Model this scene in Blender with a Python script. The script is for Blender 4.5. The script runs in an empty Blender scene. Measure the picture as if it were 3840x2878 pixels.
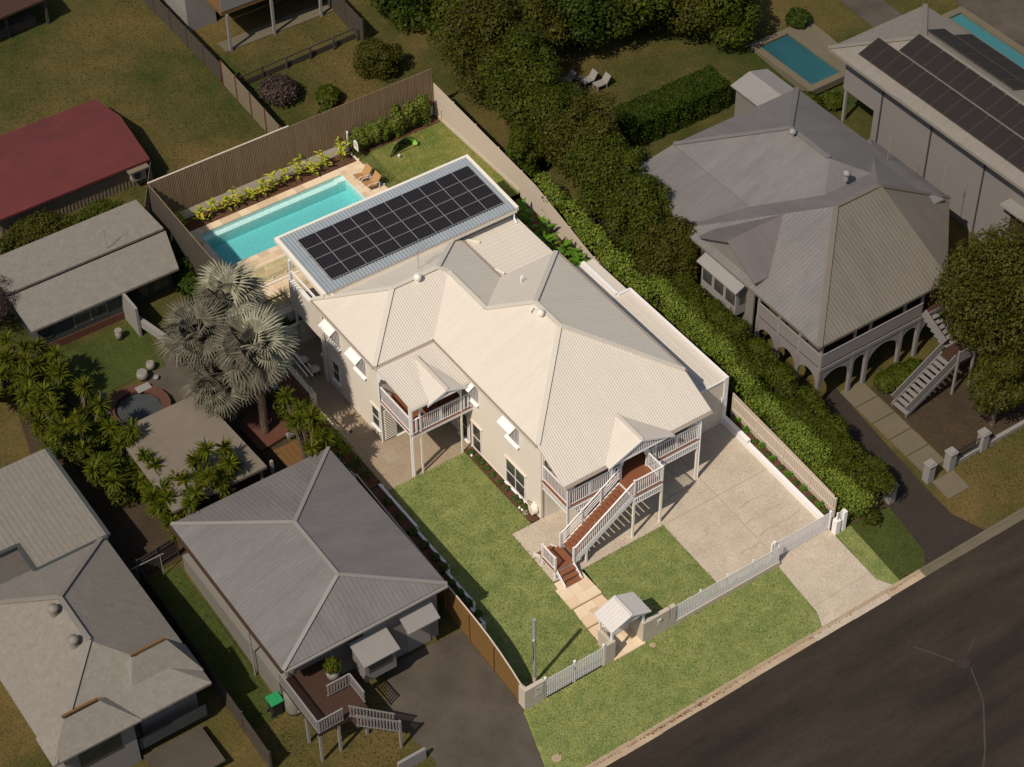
import bpy, math, random
import numpy as np
from mathutils import Matrix, Vector
R = math.radians
rnd = random.Random(7)
sc = bpy.context.scene
col = sc.collection

# ------------------------------------------------------------------ camera
cam = bpy.data.objects.new('camera', bpy.data.cameras.new('camera'))
col.objects.link(cam)
cam.data.sensor_width = 36.0
cam.data.lens = 72.8
cam.data.clip_end = 2000
def cam_matrix():
    yaw, pit, rol = R(34.0008), R(44.5044), R(-0.8787)
    f = Vector((math.sin(yaw)*math.cos(pit), math.cos(yaw)*math.cos(pit), -math.sin(pit)))
    r = Vector((math.cos(yaw), -math.sin(yaw), 0)); u = r.cross(f)
    r2 = r*math.cos(rol)+u*math.sin(rol); u2 = u*math.cos(rol)-r*math.sin(rol)
    m = Matrix((r2, u2, -f)).transposed().to_4x4()
    m.translation = (-33.62, -49.21, 80.30)
    return m
cam.matrix_world = cam_matrix()
sc.camera = cam

# ------------------------------------------------------------------ light
SUN_AZ, SUN_EL = 70.5, 50.5          # heading of the light over the ground, and height
world = bpy.data.worlds.new('World'); sc.world = world; world.use_nodes = True
wn = world.node_tree
sky = wn.nodes.new('ShaderNodeTexSky'); sky.sky_type = 'NISHITA'; sky.sun_disc = False
sky.sun_elevation = R(SUN_EL); sky.sun_rotation = R(SUN_AZ+180); sky.air_density = 1.2; sky.dust_density = 2.0
wn.links.new(sky.outputs[0], wn.nodes['Background'].inputs[0])
wn.nodes['Background'].inputs[1].default_value = 0.075
sl = bpy.data.lights.new('sun', 'SUN'); sl.energy = 4.2; sl.angle = R(0.55); sl.color = (1.0, 0.90, 0.76)
sun = bpy.data.objects.new('sun', sl); col.objects.link(sun)
sd = Vector((math.sin(R(SUN_AZ))*math.cos(R(SUN_EL)), math.cos(R(SUN_AZ))*math.cos(R(SUN_EL)), -math.sin(R(SUN_EL))))
sun.rotation_euler = sd.to_track_quat('-Z', 'Y').to_euler(); sun.location = (-40, -20, 70)
vs = sc.view_settings
vs.view_transform = 'Standard'; vs.look = 'None'; vs.exposure = 0.0; vs.gamma = 1.0
sc.cycles.use_denoising = True
sc.cycles.max_bounces = 8; sc.cycles.transparent_max_bounces = 24
sc.render.film_transparent = False

# ------------------------------------------------------------------ materials
def newmat(name):
    m = bpy.data.materials.new(name); m.use_nodes = True
    nt = m.node_tree
    return m, nt, nt.nodes, nt.links, nt.nodes['Principled BSDF']
def M(name, c, rough=0.6, c2=None, scale=2.0, detail=6, var=0.10, fine=0.0, fscale=40.0, bump=0.0, bscale=60.0, metal=0.0, spec=0.3, corr=None, pitch=0.1, cstr=0.5, contrast=0.5, stretch=None):
    """procedural paint: two-tone noise, optional fine speckle, relief and corrugation."""
    m, nt, N, L, B = newmat(name)
    tc = N.new('ShaderNodeTexCoord'); src = tc.outputs['Object']
    if stretch:
        mp = N.new('ShaderNodeMapping'); mp.inputs['Scale'].default_value = stretch; L.new(src, mp.inputs[0]); nsrc = mp.outputs[0]
    else: nsrc = src
    c2 = c2 or tuple(v*(1-2*var) for v in c)
    n = N.new('ShaderNodeTexNoise'); n.inputs['Scale'].default_value = scale; n.inputs['Detail'].default_value = detail; n.inputs['Roughness'].default_value = 0.62
    L.new(nsrc, n.inputs['Vector'])
    rp = N.new('ShaderNodeValToRGB'); h = 0.5*(1-contrast)
    rp.color_ramp.elements[0].position = h; rp.color_ramp.elements[1].position = 1-h
    rp.color_ramp.elements[0].color = (*c2, 1); rp.color_ramp.elements[1].color = (*c, 1)
    L.new(n.outputs[0], rp.inputs[0]); out = rp.outputs[0]
    if fine > 0:
        n2 = N.new('ShaderNodeTexNoise'); n2.inputs['Scale'].default_value = fscale; n2.inputs['Detail'].default_value = 3
        L.new(nsrc, n2.inputs['Vector'])
        mr = N.new('ShaderNodeMapRange'); mr.inputs[1].default_value = 0.3; mr.inputs[2].default_value = 0.7
        mr.inputs[3].default_value = 1-fine; mr.inputs[4].default_value = 1+fine
        L.new(n2.outputs[0], mr.inputs[0])
        vm = N.new('ShaderNodeVectorMath'); vm.operation = 'SCALE'
        L.new(out, vm.inputs[0]); L.new(mr.outputs[0], vm.inputs['Scale']); out = vm.outputs[0]
    L.new(out, B.inputs['Base Color'])
    B.inputs['Roughness'].default_value = rough; B.inputs['Metallic'].default_value = metal; B.inputs['Specular IOR Level'].default_value = spec
    hs = []
    if bump > 0:
        n3 = N.new('ShaderNodeTexNoise'); n3.inputs['Scale'].default_value = bscale; n3.inputs['Detail'].default_value = 4
        L.new(nsrc, n3.inputs['Vector'])
        bp = N.new('ShaderNodeBump'); bp.inputs['Strength'].default_value = bump; bp.inputs['Distance'].default_value = 0.05
        L.new(n3.outputs[0], bp.inputs['Height']); hs.append(bp)
    if corr:
        sp = N.new('ShaderNodeSeparateXYZ'); L.new(src, sp.inputs[0])
        mu = N.new('ShaderNodeMath'); mu.operation = 'MULTIPLY'; mu.inputs[1].default_value = 2*math.pi/pitch
        L.new(sp.outputs['XYZ'.index(corr)], mu.inputs[0])
        sn = N.new('ShaderNodeMath'); sn.operation = 'SINE'; L.new(mu.outputs[0], sn.inputs[0])
        bp = N.new('ShaderNodeBump'); bp.inputs['Strength'].default_value = cstr; bp.inputs['Distance'].default_value = pitch*0.16
        L.new(sn.outputs[0], bp.inputs['Height']); hs.append(bp)
    for a, b in zip(hs, hs[1:]): L.new(a.outputs[0], b.inputs['Normal'])
    if hs: L.new(hs[-1].outputs[0], B.inputs['Normal'])
    return m
def leafmat(name, c, c2, trans=0.25, rough=0.55):
    m, nt, N, L, B = newmat(name)
    g = N.new('ShaderNodeNewGeometry'); rp = N.new('ShaderNodeValToRGB')
    rp.color_ramp.elements[0].color = (*c2, 1); rp.color_ramp.elements[1].color = (*c, 1)
    L.new(g.outputs['Random Per Island'], rp.inputs[0]); L.new(rp.outputs[0], B.inputs['Base Color'])
    B.inputs['Roughness'].default_value = rough; B.inputs['Specular IOR Level'].default_value = 0.10
    t = N.new('ShaderNodeBsdfTranslucent'); L.new(rp.outputs[0], t.inputs[0])
    mx = N.new('ShaderNodeMixShader'); mx.inputs[0].default_value = trans
    L.new(B.outputs[0], mx.inputs[1]); L.new(t.outputs[0], mx.inputs[2])
    L.new(mx.outputs[0], N['Material Output'].inputs[0])
    return m
def glassmat(name, tint, gloss=0.08, grough=0.02):
    m, nt, N, L, B = newmat(name); N.remove(B)
    t = N.new('ShaderNodeBsdfTransparent'); t.inputs[0].default_value = (*tint, 1)
    g = N.new('ShaderNodeBsdfGlossy'); g.inputs['Roughness'].default_value = grough
    mx = N.new('ShaderNodeMixShader'); mx.inputs[0].default_value = gloss; L.new(t.outputs[0], mx.inputs[1]); L.new(g.outputs[0], mx.inputs[2])
    L.new(mx.outputs[0], N['Material Output'].inputs[0])
    return m
def watermat(name, absorb, dens):
    m, nt, N, L, B = newmat(name); N.remove(B)
    tc = N.new('ShaderNodeTexCoord'); n = N.new('ShaderNodeTexNoise'); n.inputs['Scale'].default_value = 5; n.inputs['Detail'].default_value = 3
    L.new(tc.outputs['Object'], n.inputs[0]); bp = N.new('ShaderNodeBump'); bp.inputs['Strength'].default_value = 0.12; bp.inputs['Distance'].default_value = 0.03
    L.new(n.outputs[0], bp.inputs['Height'])
    t = N.new('ShaderNodeBsdfTransparent'); t.inputs[0].default_value = (1, 1, 1, 1)
    g = N.new('ShaderNodeBsdfGlossy'); g.inputs['Roughness'].default_value = 0.04; L.new(bp.outputs[0], g.inputs['Normal'])
    f = N.new('ShaderNodeFresnel'); f.inputs[0].default_value = 1.33; L.new(bp.outputs[0], f.inputs['Normal'])
    ge = N.new('ShaderNodeNewGeometry'); iv = N.new('ShaderNodeMath'); iv.operation = 'SUBTRACT'; iv.inputs[0].default_value = 1.0; L.new(ge.outputs['Backfacing'], iv.inputs[1])
    fm = N.new('ShaderNodeMath'); fm.operation = 'MULTIPLY'; L.new(f.outputs[0], fm.inputs[0]); L.new(iv.outputs[0], fm.inputs[1])
    mx = N.new('ShaderNodeMixShader'); L.new(fm.outputs[0], mx.inputs[0]); L.new(t.outputs[0], mx.inputs[1]); L.new(g.outputs[0], mx.inputs[2])
    L.new(mx.outputs[0], N['Material Output'].inputs[0])
    v = N.new('ShaderNodeVolumeAbsorption'); v.inputs[0].default_value = (*absorb, 1); v.inputs[1].default_value = dens
    L.new(v.outputs[0], N['Material Output'].inputs['Volume'])
    return m

ROOFC, ROOFC2 = (0.585, 0.53, 0.46), (0.53, 0.478, 0.41)
mt = dict(
 roof_x=M('cream roof sheet x', ROOFC, 0.55, ROOFC2, 1.0, 8, contrast=0.7, stretch=(1.6, .16, .16), fine=0.03, fscale=9),
 roof_y=M('cream roof sheet y', ROOFC, 0.55, ROOFC2, 1.0, 8, contrast=0.7, stretch=(.16, 1.6, .16), fine=0.03, fscale=9),
 cap=M('cream roof flashing', (0.55, 0.50, 0.43), 0.5, var=0.04),
 wall=M('cream weatherboard paint', (0.64, 0.575, 0.50), 0.6, (0.60, 0.54, 0.465), 0.8, bump=0.03, bscale=25),
 render=M('cream render', (0.68, 0.61, 0.52), 0.8, (0.62, 0.555, 0.47), 1.2, bump=0.12, bscale=60, fine=0.04),
 white=M('white gloss paint', (0.76, 0.73, 0.725), 0.5, (0.71, 0.685, 0.68), 2.5, var=0.03),
 cream=M('cream post paint', (0.74, 0.69, 0.60), 0.5, var=0.03),
 gutter=M('gutter lining', (0.30, 0.23, 0.17), 0.6, (0.16, 0.11, 0.08), 3.0),
 deck=M('merbau deck oil', (0.26, 0.095, 0.045), 0.55, (0.17, 0.06, 0.03), 3.0, stretch=(0.5, 6, 6), fine=0.12, fscale=18),
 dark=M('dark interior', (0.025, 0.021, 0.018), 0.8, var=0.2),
 steel=M('zinc roof sheet', (0.30, 0.335, 0.365), 0.5, (0.255, 0.29, 0.32), 1.2, metal=0.1, spec=0.4),
 pvcell=M('solar cells', (0.012, 0.010, 0.011), 0.18, (0.020, 0.016, 0.016), 0.6, spec=0.5),
 pvline=M('solar busbar', (0.085, 0.078, 0.075), 0.4),
 alu=M('aluminium frame', (0.62, 0.58, 0.52), 0.35, metal=0.7),
 galv=M('galvanised steel', (0.36, 0.35, 0.34), 0.5, (0.28, 0.275, 0.27), 6, metal=0.2),
 lawn=M('couch lawn', (0.225, 0.240, 0.080), 0.9, (0.112, 0.152, 0.044), 1.3, 10, fine=0.42, fscale=17, bump=1.0, bscale=18, spec=0.1, contrast=0.42),
 lawn_back=M('rear lawn', (0.215, 0.195, 0.055), 0.9, (0.100, 0.135, 0.026), 0.9, 10, fine=0.36, fscale=17, bump=1.0, bscale=18, spec=0.1, contrast=0.32),
 concrete=M('exposed aggregate concrete', (0.50, 0.425, 0.335), 0.85, (0.36, 0.30, 0.23), 0.9, 10, fine=0.22, fscale=15, bump=0.25, bscale=70, contrast=0.6),
 passage=M('brown washed concrete', (0.335, 0.262, 0.185), 0.85, (0.25, 0.195, 0.135), 0.8, 9, fine=0.18, fscale=15, contrast=0.6),
 gateroof=M('pale grey roof sheet', (0.58, 0.545, 0.52), 0.5, (0.53, 0.495, 0.47), 2.0),
 taupe=M('taupe render', (0.47, 0.41, 0.335), 0.85, (0.42, 0.365, 0.295), 1.6, bump=0.15, bscale=60, fine=0.06, fscale=30),
 litter=leafmat('fallen leaves', (0.20, 0.09, 0.035), (0.05, 0.024, 0.012), 0.05),
 stain=M('damp concrete', (0.36, 0.30, 0.225), 0.85, (0.28, 0.23, 0.17), 3.0, fine=0.15, fscale=20),
 blade=leafmat('grass blades', (0.32, 0.32, 0.125), (0.09, 0.125, 0.034), 0.2),
 blade2=leafmat('dimmed grass blades', (0.105, 0.086, 0.028), (0.044, 0.050, 0.012), 0.3),  # darker copy of the grass blades, dimming put in the colour
 travert=M('travertine', (0.68, 0.53, 0.365), 0.7, (0.57, 0.42, 0.275), 1.6, 8, fine=0.07, fscale=14, bump=0.06, bscale=40, contrast=0.7),
 travert2=M('travertine pale', (0.73, 0.60, 0.44), 0.7, (0.61, 0.47, 0.32), 1.4, 8, fine=0.07, fscale=14, bump=0.06, bscale=40, contrast=0.7),
 travert3=M('travertine dull', (0.57, 0.44, 0.30), 0.7, (0.50, 0.375, 0.25), 1.8, 8, fine=0.07, fscale=14, bump=0.06, bscale=40, contrast=0.7),
 mulch=M('bark mulch', (0.15, 0.068, 0.034), 0.95, (0.045, 0.022, 0.013), 6, 8, fine=0.4, fscale=26, bump=1.0, bscale=22, contrast=0.6),
 batten=M('grey brown fence batten', (0.30, 0.205, 0.115), 0.8, (0.20, 0.14, 0.085), 0.8, 5, stretch=(6, 6, 0.4), fine=0.12, fscale=8),
 fence=M('putty fence paint', (0.52, 0.44, 0.36), 0.75, (0.46, 0.385, 0.31), 2, stretch=(5, 5, 0.5), var=0.05),
 pool=M('pool plaster', (0.66, 0.80, 0.76), 0.6, (0.58, 0.74, 0.71), 5, 6, fine=0.10, fscale=9, contrast=0.7),
 water=watermat('pool water', (0.05, 0.70, 0.745), 0.72),
 glass=glassmat('pool fence glass', (0.86, 0.90, 0.82), 0.06),
 pane=M('window pane', (0.028, 0.030, 0.030), 0.05, (0.075, 0.07, 0.058), 0.9, 3, spec=0.6, contrast=0.4),
 black=M('black plastic', (0.02, 0.02, 0.02), 0.5),
 kerb=M('kerb concrete', (0.40, 0.30, 0.20), 0.85, (0.27, 0.20, 0.135), 1.5, 8, fine=0.12, fscale=20, contrast=0.7),
 gutterc=M('gutter concrete', (0.46, 0.36, 0.25), 0.85, (0.30, 0.215, 0.14), 1.2, 8, fine=0.15, fscale=20, contrast=0.6),
 asphalt=M('dimmed worn asphalt', (0.044, 0.034, 0.025), 0.9, (0.018, 0.0140, 0.0112), 0.45, 9, stretch=(0.22, 1, 1), fine=0.12, fscale=16, bump=0.2, bscale=50, contrast=0.36, spec=0.15),  # road darkened in its base colour along with the dimmed surroundings
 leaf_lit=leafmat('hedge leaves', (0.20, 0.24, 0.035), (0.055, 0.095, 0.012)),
 leaf_shrub=leafmat('lilly pilly leaves', (0.19, 0.21, 0.032), (0.045, 0.075, 0.012)),
 leaf_ginger=leafmat('variegated ginger leaves', (0.62, 0.56, 0.06), (0.22, 0.29, 0.03), 0.3, 0.4),
 leaf_glossy=leafmat('glossy strap leaves', (0.13, 0.26, 0.022), (0.055, 0.13, 0.013), 0.28, 0.35),
 leaf_green=leafmat('small garden leaves', (0.10, 0.15, 0.03), (0.035, 0.06, 0.015)),
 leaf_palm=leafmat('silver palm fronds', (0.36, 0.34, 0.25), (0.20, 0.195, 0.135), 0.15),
 leaf_yucca=leafmat('yucca blades', (0.30, 0.36, 0.03), (0.12, 0.18, 0.02), 0.25),
 bark=M('bark', (0.13, 0.09, 0.06), 0.9, (0.06, 0.042, 0.03), 4, bump=0.5, bscale=14),
 timber=M('paling timber', (0.25, 0.13, 0.045), 0.85, (0.15, 0.078, 0.03), 2, stretch=(5, 5, 0.5), fine=0.1, fscale=12),
 greenfab=M('lime fabric', (0.44, 0.78, 0.14), 0.7, var=0.05),
 net=M('goal netting', (0.05, 0.085, 0.02), 0.9),
 wicker=M('tan sling', (0.42, 0.24, 0.10), 0.7, (0.33, 0.18, 0.075), 4, stretch=(1, 10, 1)),
 sign=M('grey plate', (0.52, 0.50, 0.45), 0.5), grn=M('green print', (0.03, 0.30, 0.12), 0.5),
)
# neighbouring properties: dimming of the surroundings painted into darker base colours
mt.update(
 n_lawn=M('dimmed dry lawn', (0.105, 0.074, 0.027), 0.95, (0.032, 0.042, 0.010), 0.13, 12, fine=0.28, fscale=9, bump=0.7, bscale=14, spec=0.05, contrast=0.27),  # brown patches are its own, the overall darkness is painted dimming
 n_lawn2=M('dimmed couch lawn', (0.058, 0.070, 0.018), 0.95, (0.030, 0.044, 0.010), 0.5, 10, fine=0.28, fscale=10, bump=0.7, bscale=14, spec=0.05, contrast=0.55),
 n_roofx=M('dimmed zinc roof x', (0.162, 0.151, 0.145), 0.6, (0.120, 0.111, 0.106), 0.6, 10, fine=0.06, fscale=5, stretch=(1.6, .35, 1)),
 n_roofy=M('dimmed zinc roof y', (0.162, 0.151, 0.145), 0.6, (0.120, 0.111, 0.106), 0.6, 10, fine=0.06, fscale=5, stretch=(.35, 1.6, 1)),
 n_roofc=M('dimmed lichened roof', (0.205, 0.184, 0.158), 0.7, (0.150, 0.134, 0.113), 2.4, 9, fine=0.08, fscale=6, contrast=0.7),
 n_roofp=M('dimmed faded mauve roof', (0.150, 0.130, 0.124), 0.65, (0.112, 0.097, 0.092), 1.0, 8, stretch=(2, .3, 1)),
 n_rooft=M('tan grey roof', (0.150, 0.130, 0.106), 0.65, (0.112, 0.097, 0.078), 0.8, 8, stretch=(1.6, .3, 1)),
 n_red=M('dimmed red roof', (0.120, 0.026, 0.024), 0.6, (0.080, 0.020, 0.019), 0.7, 8),
 n_tan=M('buff carport roof', (0.175, 0.145, 0.110), 0.7, (0.130, 0.107, 0.080), 0.6, 8, fine=0.05),
 n_wall=M('dimmed white wall paint', (0.190, 0.172, 0.166), 0.65, (0.165, 0.150, 0.143), 1.0, var=0.05),  # white walls next door, dimming painted in as grey
 n_wall2=M('dimmed pale wall paint', (0.175, 0.163, 0.142), 0.65, (0.150, 0.139, 0.120), 1.0, var=0.05),
 n_walld=M('charcoal board', (0.045, 0.050, 0.050), 0.7, var=0.08),
 n_trim=M('dimmed white trim', (0.23, 0.213, 0.20), 0.55, var=0.05),
 n_deck=M('dark deck', (0.050, 0.024, 0.015), 0.7, stretch=(1, 5, 1), fine=0.1),
 n_conc=M('dimmed stained concrete', (0.088, 0.071, 0.055), 0.9, (0.046, 0.037, 0.028), 0.45, 10, fine=0.08, fscale=12, contrast=0.4),
 n_path=M('dimmed yellowed concrete', (0.135, 0.112, 0.075), 0.85, (0.100, 0.083, 0.055), 0.6, 8, fine=0.07, contrast=0.7),
 n_brick=M('dark paver drive', (0.036, 0.025, 0.020), 0.9, (0.024, 0.017, 0.014), 0.7, 8, fine=0.2, fscale=12),
 n_soil=M('bare soil', (0.055, 0.036, 0.020), 0.95, (0.028, 0.019, 0.011), 0.6, 8, fine=0.2, fscale=8, bump=0.6, bscale=9),
 n_fence=M('old paling', (0.060, 0.047, 0.035), 0.9, (0.040, 0.031, 0.024), 2, stretch=(4, 4, 0.4)),
 n_sheet=M('beige sheet fence', (0.165, 0.132, 0.088), 0.7, var=0.06),
 n_leaf=leafmat('dimmed hedge leaves', (0.070, 0.082, 0.006), (0.022, 0.032, 0.003), 0.25),
 n_leaf2=leafmat('olive tree leaves', (0.074, 0.070, 0.008), (0.022, 0.026, 0.004), 0.25),
 n_leaf3=leafmat('deep green leaves', (0.046, 0.068, 0.006), (0.014, 0.024, 0.003), 0.25),
 n_yucca=leafmat('dimmed yucca blades', (0.120, 0.126, 0.008), (0.034, 0.048, 0.004), 0.3),
 n_palm=leafmat('dimmed palm fronds', (0.165, 0.150, 0.112), (0.070, 0.066, 0.046), 0.12),
 n_dry=leafmat('dry purple twigs', (0.060, 0.040, 0.032), (0.030, 0.020, 0.017), 0.05),
 n_plaster=M('dark pool lining', (0.022, 0.115, 0.13), 0.6, (0.008, 0.045, 0.055), 0.45, 3),
 n_plaster2=M('blue pool cover', (0.045, 0.17, 0.19), 0.6, (0.035, 0.13, 0.145), 1.0),
 n_water=watermat('dark pool water', (0.10, 0.60, 0.62), 0.12),
 n_pot=M('pale pot', (0.22, 0.20, 0.18), 0.6), n_green=M('green lid', (0.02, 0.24, 0.085), 0.5),
 n_terra=M('terracotta deck', (0.105, 0.042, 0.026), 0.8, (0.075, 0.03, 0.02), 0.8), n_orange=M('ochre timber', (0.145, 0.075, 0.025), 0.8, stretch=(1, 6, 1)),
 n_pv=M('matte dark panel', (0.018, 0.014, 0.013), 0.5, (0.024, 0.019, 0.017), 0.6, spec=0.2), n_pvf=M('panel edge', (0.075, 0.062, 0.056), 0.5),
 n_crack=M('crack sealant', (0.062, 0.052, 0.042), 0.8, (0.036, 0.029, 0.023), 1.5, contrast=0.4),
 n_gold=M('golden paling', (0.190, 0.105, 0.030), 0.85, (0.125, 0.066, 0.020), 2, stretch=(5, 5, 0.5), fine=0.1, fscale=12),
)

# ------------------------------------------------------------------ building helpers
WM = {}
def link(o, parent=None, world=None):
    col.objects.link(o)
    w = world if world is not None else Matrix.Identity(4)
    if parent is not None:
        o.parent = parent; o.matrix_parent_inverse = WM[parent].inverted()
    o.matrix_basis = w; WM[o] = w
    return o
def tag(o, label=None, cat=None, group=None, kind=None):
    if label: o['label'] = label
    if cat: o['category'] = cat
    if group: o['group'] = group
    if kind: o['kind'] = kind
    return o
def empty(name, loc, label=None, cat=None, group=None):
    o = bpy.data.objects.new(name, None); o.empty_display_size = 0.2
    link(o, None, Matrix.Translation(Vector(loc)))
    return tag(o, label, cat, group)
CUBES = {}
def cube(mat):
    if mat not in CUBES:
        me = bpy.data.meshes.new('block_'+mat)
        v = [(x, y, z) for x in (-.5, .5) for y in (-.5, .5) for z in (-.5, .5)]
        f = [(0,1,3,2),(4,6,7,5),(0,4,5,1),(2,3,7,6),(0,2,6,4),(1,5,7,3)]
        me.from_pydata(v, [], f); me.materials.append(mt[mat]); me.update(); CUBES[mat] = me
    return CUBES[mat]
def bx(name, mat, parent, x0, x1, y0, y1, z0, z1):
    o = bpy.data.objects.new(name, cube(mat))
    w = Matrix.Translation(((x0+x1)/2, (y0+y1)/2, (z0+z1)/2)) @ Matrix.Diagonal((abs(x1-x0), abs(y1-y0), abs(z1-z0), 1))
    return link(o, parent, w)
def bar(name, mat, parent, p, q, w, h, up=(0, 0, 1)):
    p, q = Vector(p), Vector(q); d = q-p; l = d.length; d.normalize()
    s = d.cross(Vector(up))
    if s.length < 1e-4: s = Vector((1, 0, 0))
    s.normalize(); u = s.cross(d)
    m = Matrix((d, s, u)).transposed().to_4x4(); m.translation = (p+q)/2
    return link(bpy.data.objects.new(name, cube(mat)), parent, m @ Matrix.Diagonal((l, w, h, 1)))
class MB:
    def __init__(s): s.v, s.f, s.m = [], [], []
    def poly(s, pts, mi=0):
        b = len(s.v); s.v += [tuple(p) for p in pts]; s.f.append(tuple(range(b, b+len(pts)))); s.m.append(mi); return s
    def box(s, x0, x1, y0, y1, z0, z1, mi=0):
        b = len(s.v); s.v += [(x, y, z) for x in (x0, x1) for y in (y0, y1) for z in (z0, z1)]
        for f in [(0,1,3,2),(4,6,7,5),(0,4,5,1),(2,3,7,6),(0,2,6,4),(1,5,7,3)]: s.f.append(tuple(b+i for i in f)); s.m.append(mi)
        return s
    def prism(s, pts, vec, mi=0):
        n = len(pts); b = len(s.v); vec = Vector(vec)
        s.v += [tuple(p) for p in pts] + [tuple(Vector(p)+vec) for p in pts]
        s.f.append(tuple(range(b+n-1, b-1, -1))); s.f.append(tuple(range(b+n, b+2*n))); s.m += [mi, mi]
        for i in range(n):
            j = (i+1) % n; s.f.append((b+i, b+j, b+n+j, b+n+i)); s.m.append(mi)
        return s
    def bar(s, p, q, w, h, mi=0):
        p, q = Vector(p), Vector(q); d = (q-p).normalized(); a = d.cross(Vector((0, 0, 1)))
        if a.length < 1e-4: a = Vector((1, 0, 0))
        a.normalize(); u = a.cross(d)
        pts = [p+a*w/2+u*h/2, p-a*w/2+u*h/2, p-a*w/2-u*h/2, p+a*w/2-u*h/2]
        return s.prism(pts, q-p, mi)
    def cyl(s, p, q, r0, r1, n=10, mi=0, caps=True):
        p, q = Vector(p), Vector(q); d = (q-p).normalized(); a = d.orthogonal().normalized(); c = d.cross(a); b = len(s.v)
        for k in range(n):
            t = 2*math.pi*k/n; s.v.append(tuple(p+(a*math.cos(t)+c*math.sin(t))*r0))
        for k in range(n):
            t = 2*math.pi*k/n; s.v.append(tuple(q+(a*math.cos(t)+c*math.sin(t))*r1))
        for k in range(n):
            j = (k+1) % n; s.f.append((b+k, b+j, b+n+j, b+n+k)); s.m.append(mi)
        if caps: s.f += [tuple(range(b+n-1, b-1, -1)), tuple(range(b+n, b+2*n))]; s.m += [mi, mi]
        return s
    def tube(s, pts, r, n=6, mi=0):
        for p, q in zip(pts, pts[1:]): s.cyl(p, q, r, r, n, mi)
        return s
    def lathe(s, c, prof, n=14, mi=0):
        b = len(s.v); c = Vector(c)
        for r, z in prof:
            for k in range(n):
                t = 2*math.pi*k/n; s.v.append((c.x+r*math.cos(t), c.y+r*math.sin(t), c.z+z))
        for i in range(len(prof)-1):
            for k in range(n):
                j = (k+1) % n; s.f.append((b+i*n+k, b+i*n+j, b+(i+1)*n+j, b+(i+1)*n+k)); s.m.append(mi)
        s.f.append(tuple(range(b+n-1, b-1, -1))); s.f.append(tuple(range(b+(len(prof)-1)*n, b+len(prof)*n))); s.m += [mi, mi]
        return s
    def mesh(s, name, mats):
        me = bpy.data.meshes.new(name); me.from_pydata(s.v, [], s.f)
        for m in ([mats] if isinstance(mats, str) else mats): me.materials.append(mt[m])
        me.polygons.foreach_set('material_index', s.m); me.update(); return me
    def build(s, name, mats, parent=None, smooth=False):
        me = s.mesh(name, mats)
        if smooth: me.polygons.foreach_set('use_smooth', [True]*len(me.polygons))
        return link(bpy.data.objects.new(name, me), parent)
def sheet(name, mat, pts, label=None, cat=None, kind='structure', parent=None, thick=0.0):
    mb = MB()
    if thick: mb.prism([(p[0], p[1], p[2]-thick) for p in pts], (0, 0, thick))
    else: mb.poly(pts)
    o = mb.build(name, mat, parent)
    if parent is None: tag(o, label, cat, None, kind)
    return o
def roof_solid(name, polys, mats, parent, drop=0.16, fascia=None):
    """polys: (points, material index); boundary edges get a fascia, underside closed."""
    key = {}; V = []; F = []; MI = []
    def vid(p):
        k = tuple(round(c, 3) for c in p)
        if k not in key: key[k] = len(V); V.append(k)
        return key[k]
    ec = {}
    for pts, mi in polys:
        f = [vid(p) for p in pts]
        a = sum((V[f[i]][0]*V[f[(i+1) % len(f)]][1]-V[f[(i+1) % len(f)]][0]*V[f[i]][1]) for i in range(len(f)))
        if a < 0: f.reverse()
        F.append(f); MI.append(mi)
        for i in range(len(f)):
            e = (f[i], f[(i+1) % len(f)]); ec[e] = 1
    n = len(V); top = list(F)
    fi = fascia if fascia is not None else 0
    V2 = V+[(x, y, z-drop) for x, y, z in V]
    for f, mi in zip(top, list(MI)):
        F.append([i+n for i in reversed(f)]); MI.append(fi)
    for (a, b) in ec:
        if (b, a) not in ec: F.append([b, a, a+n, b+n]); MI.append(fi)
    me = bpy.data.meshes.new(name); me.from_pydata(V2, [], F)
    for m in mats: me.materials.append(mt[m])
    me.polygons.foreach_set('material_index', MI); me.update()
    return link(bpy.data.objects.new(name, me), parent)
def hip_polys(x0, x1, y0, y1, ze, pitch, axis='Y', mx=0, my=1, gable0=False, gable1=False):
    """hip roof on a rectangle; mx = material for slopes facing +-y (sheet ribs spaced in x), my = for slopes facing +-x."""
    if axis == 'Y':
        h = (x1-x0)/2; zr = ze+h*pitch; xm = (x0+x1)/2
        a = (xm, y0+(0 if gable0 else h), zr); b = (xm, y1-(0 if gable1 else h), zr)
        P = [([(x0, y0, ze), a, b, (x0, y1, ze)], my), ([(x1, y0, ze), a, b, (x1, y1, ze)], my)]
        if not gable0: P.append(([(x0, y0, ze), (x1, y0, ze), a], mx))
        if not gable1: P.append(([(x0, y1, ze), (x1, y1, ze), b], mx))
    else:
        h = (y1-y0)/2; zr = ze+h*pitch; ym = (y0+y1)/2
        a = (x0+(0 if gable0 else h), ym, zr); b = (x1-(0 if gable1 else h), ym, zr)
        P = [([(x0, y0, ze), a, b, (x1, y0, ze)], mx), ([(x0, y1, ze), a, b, (x1, y1, ze)], mx)]
        if not gable0: P.append(([(x0, y0, ze), (x0, y1, ze), a], my))
        if not gable1: P.append(([(x1, y0, ze), (x1, y1, ze), b], my))
    return P
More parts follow.
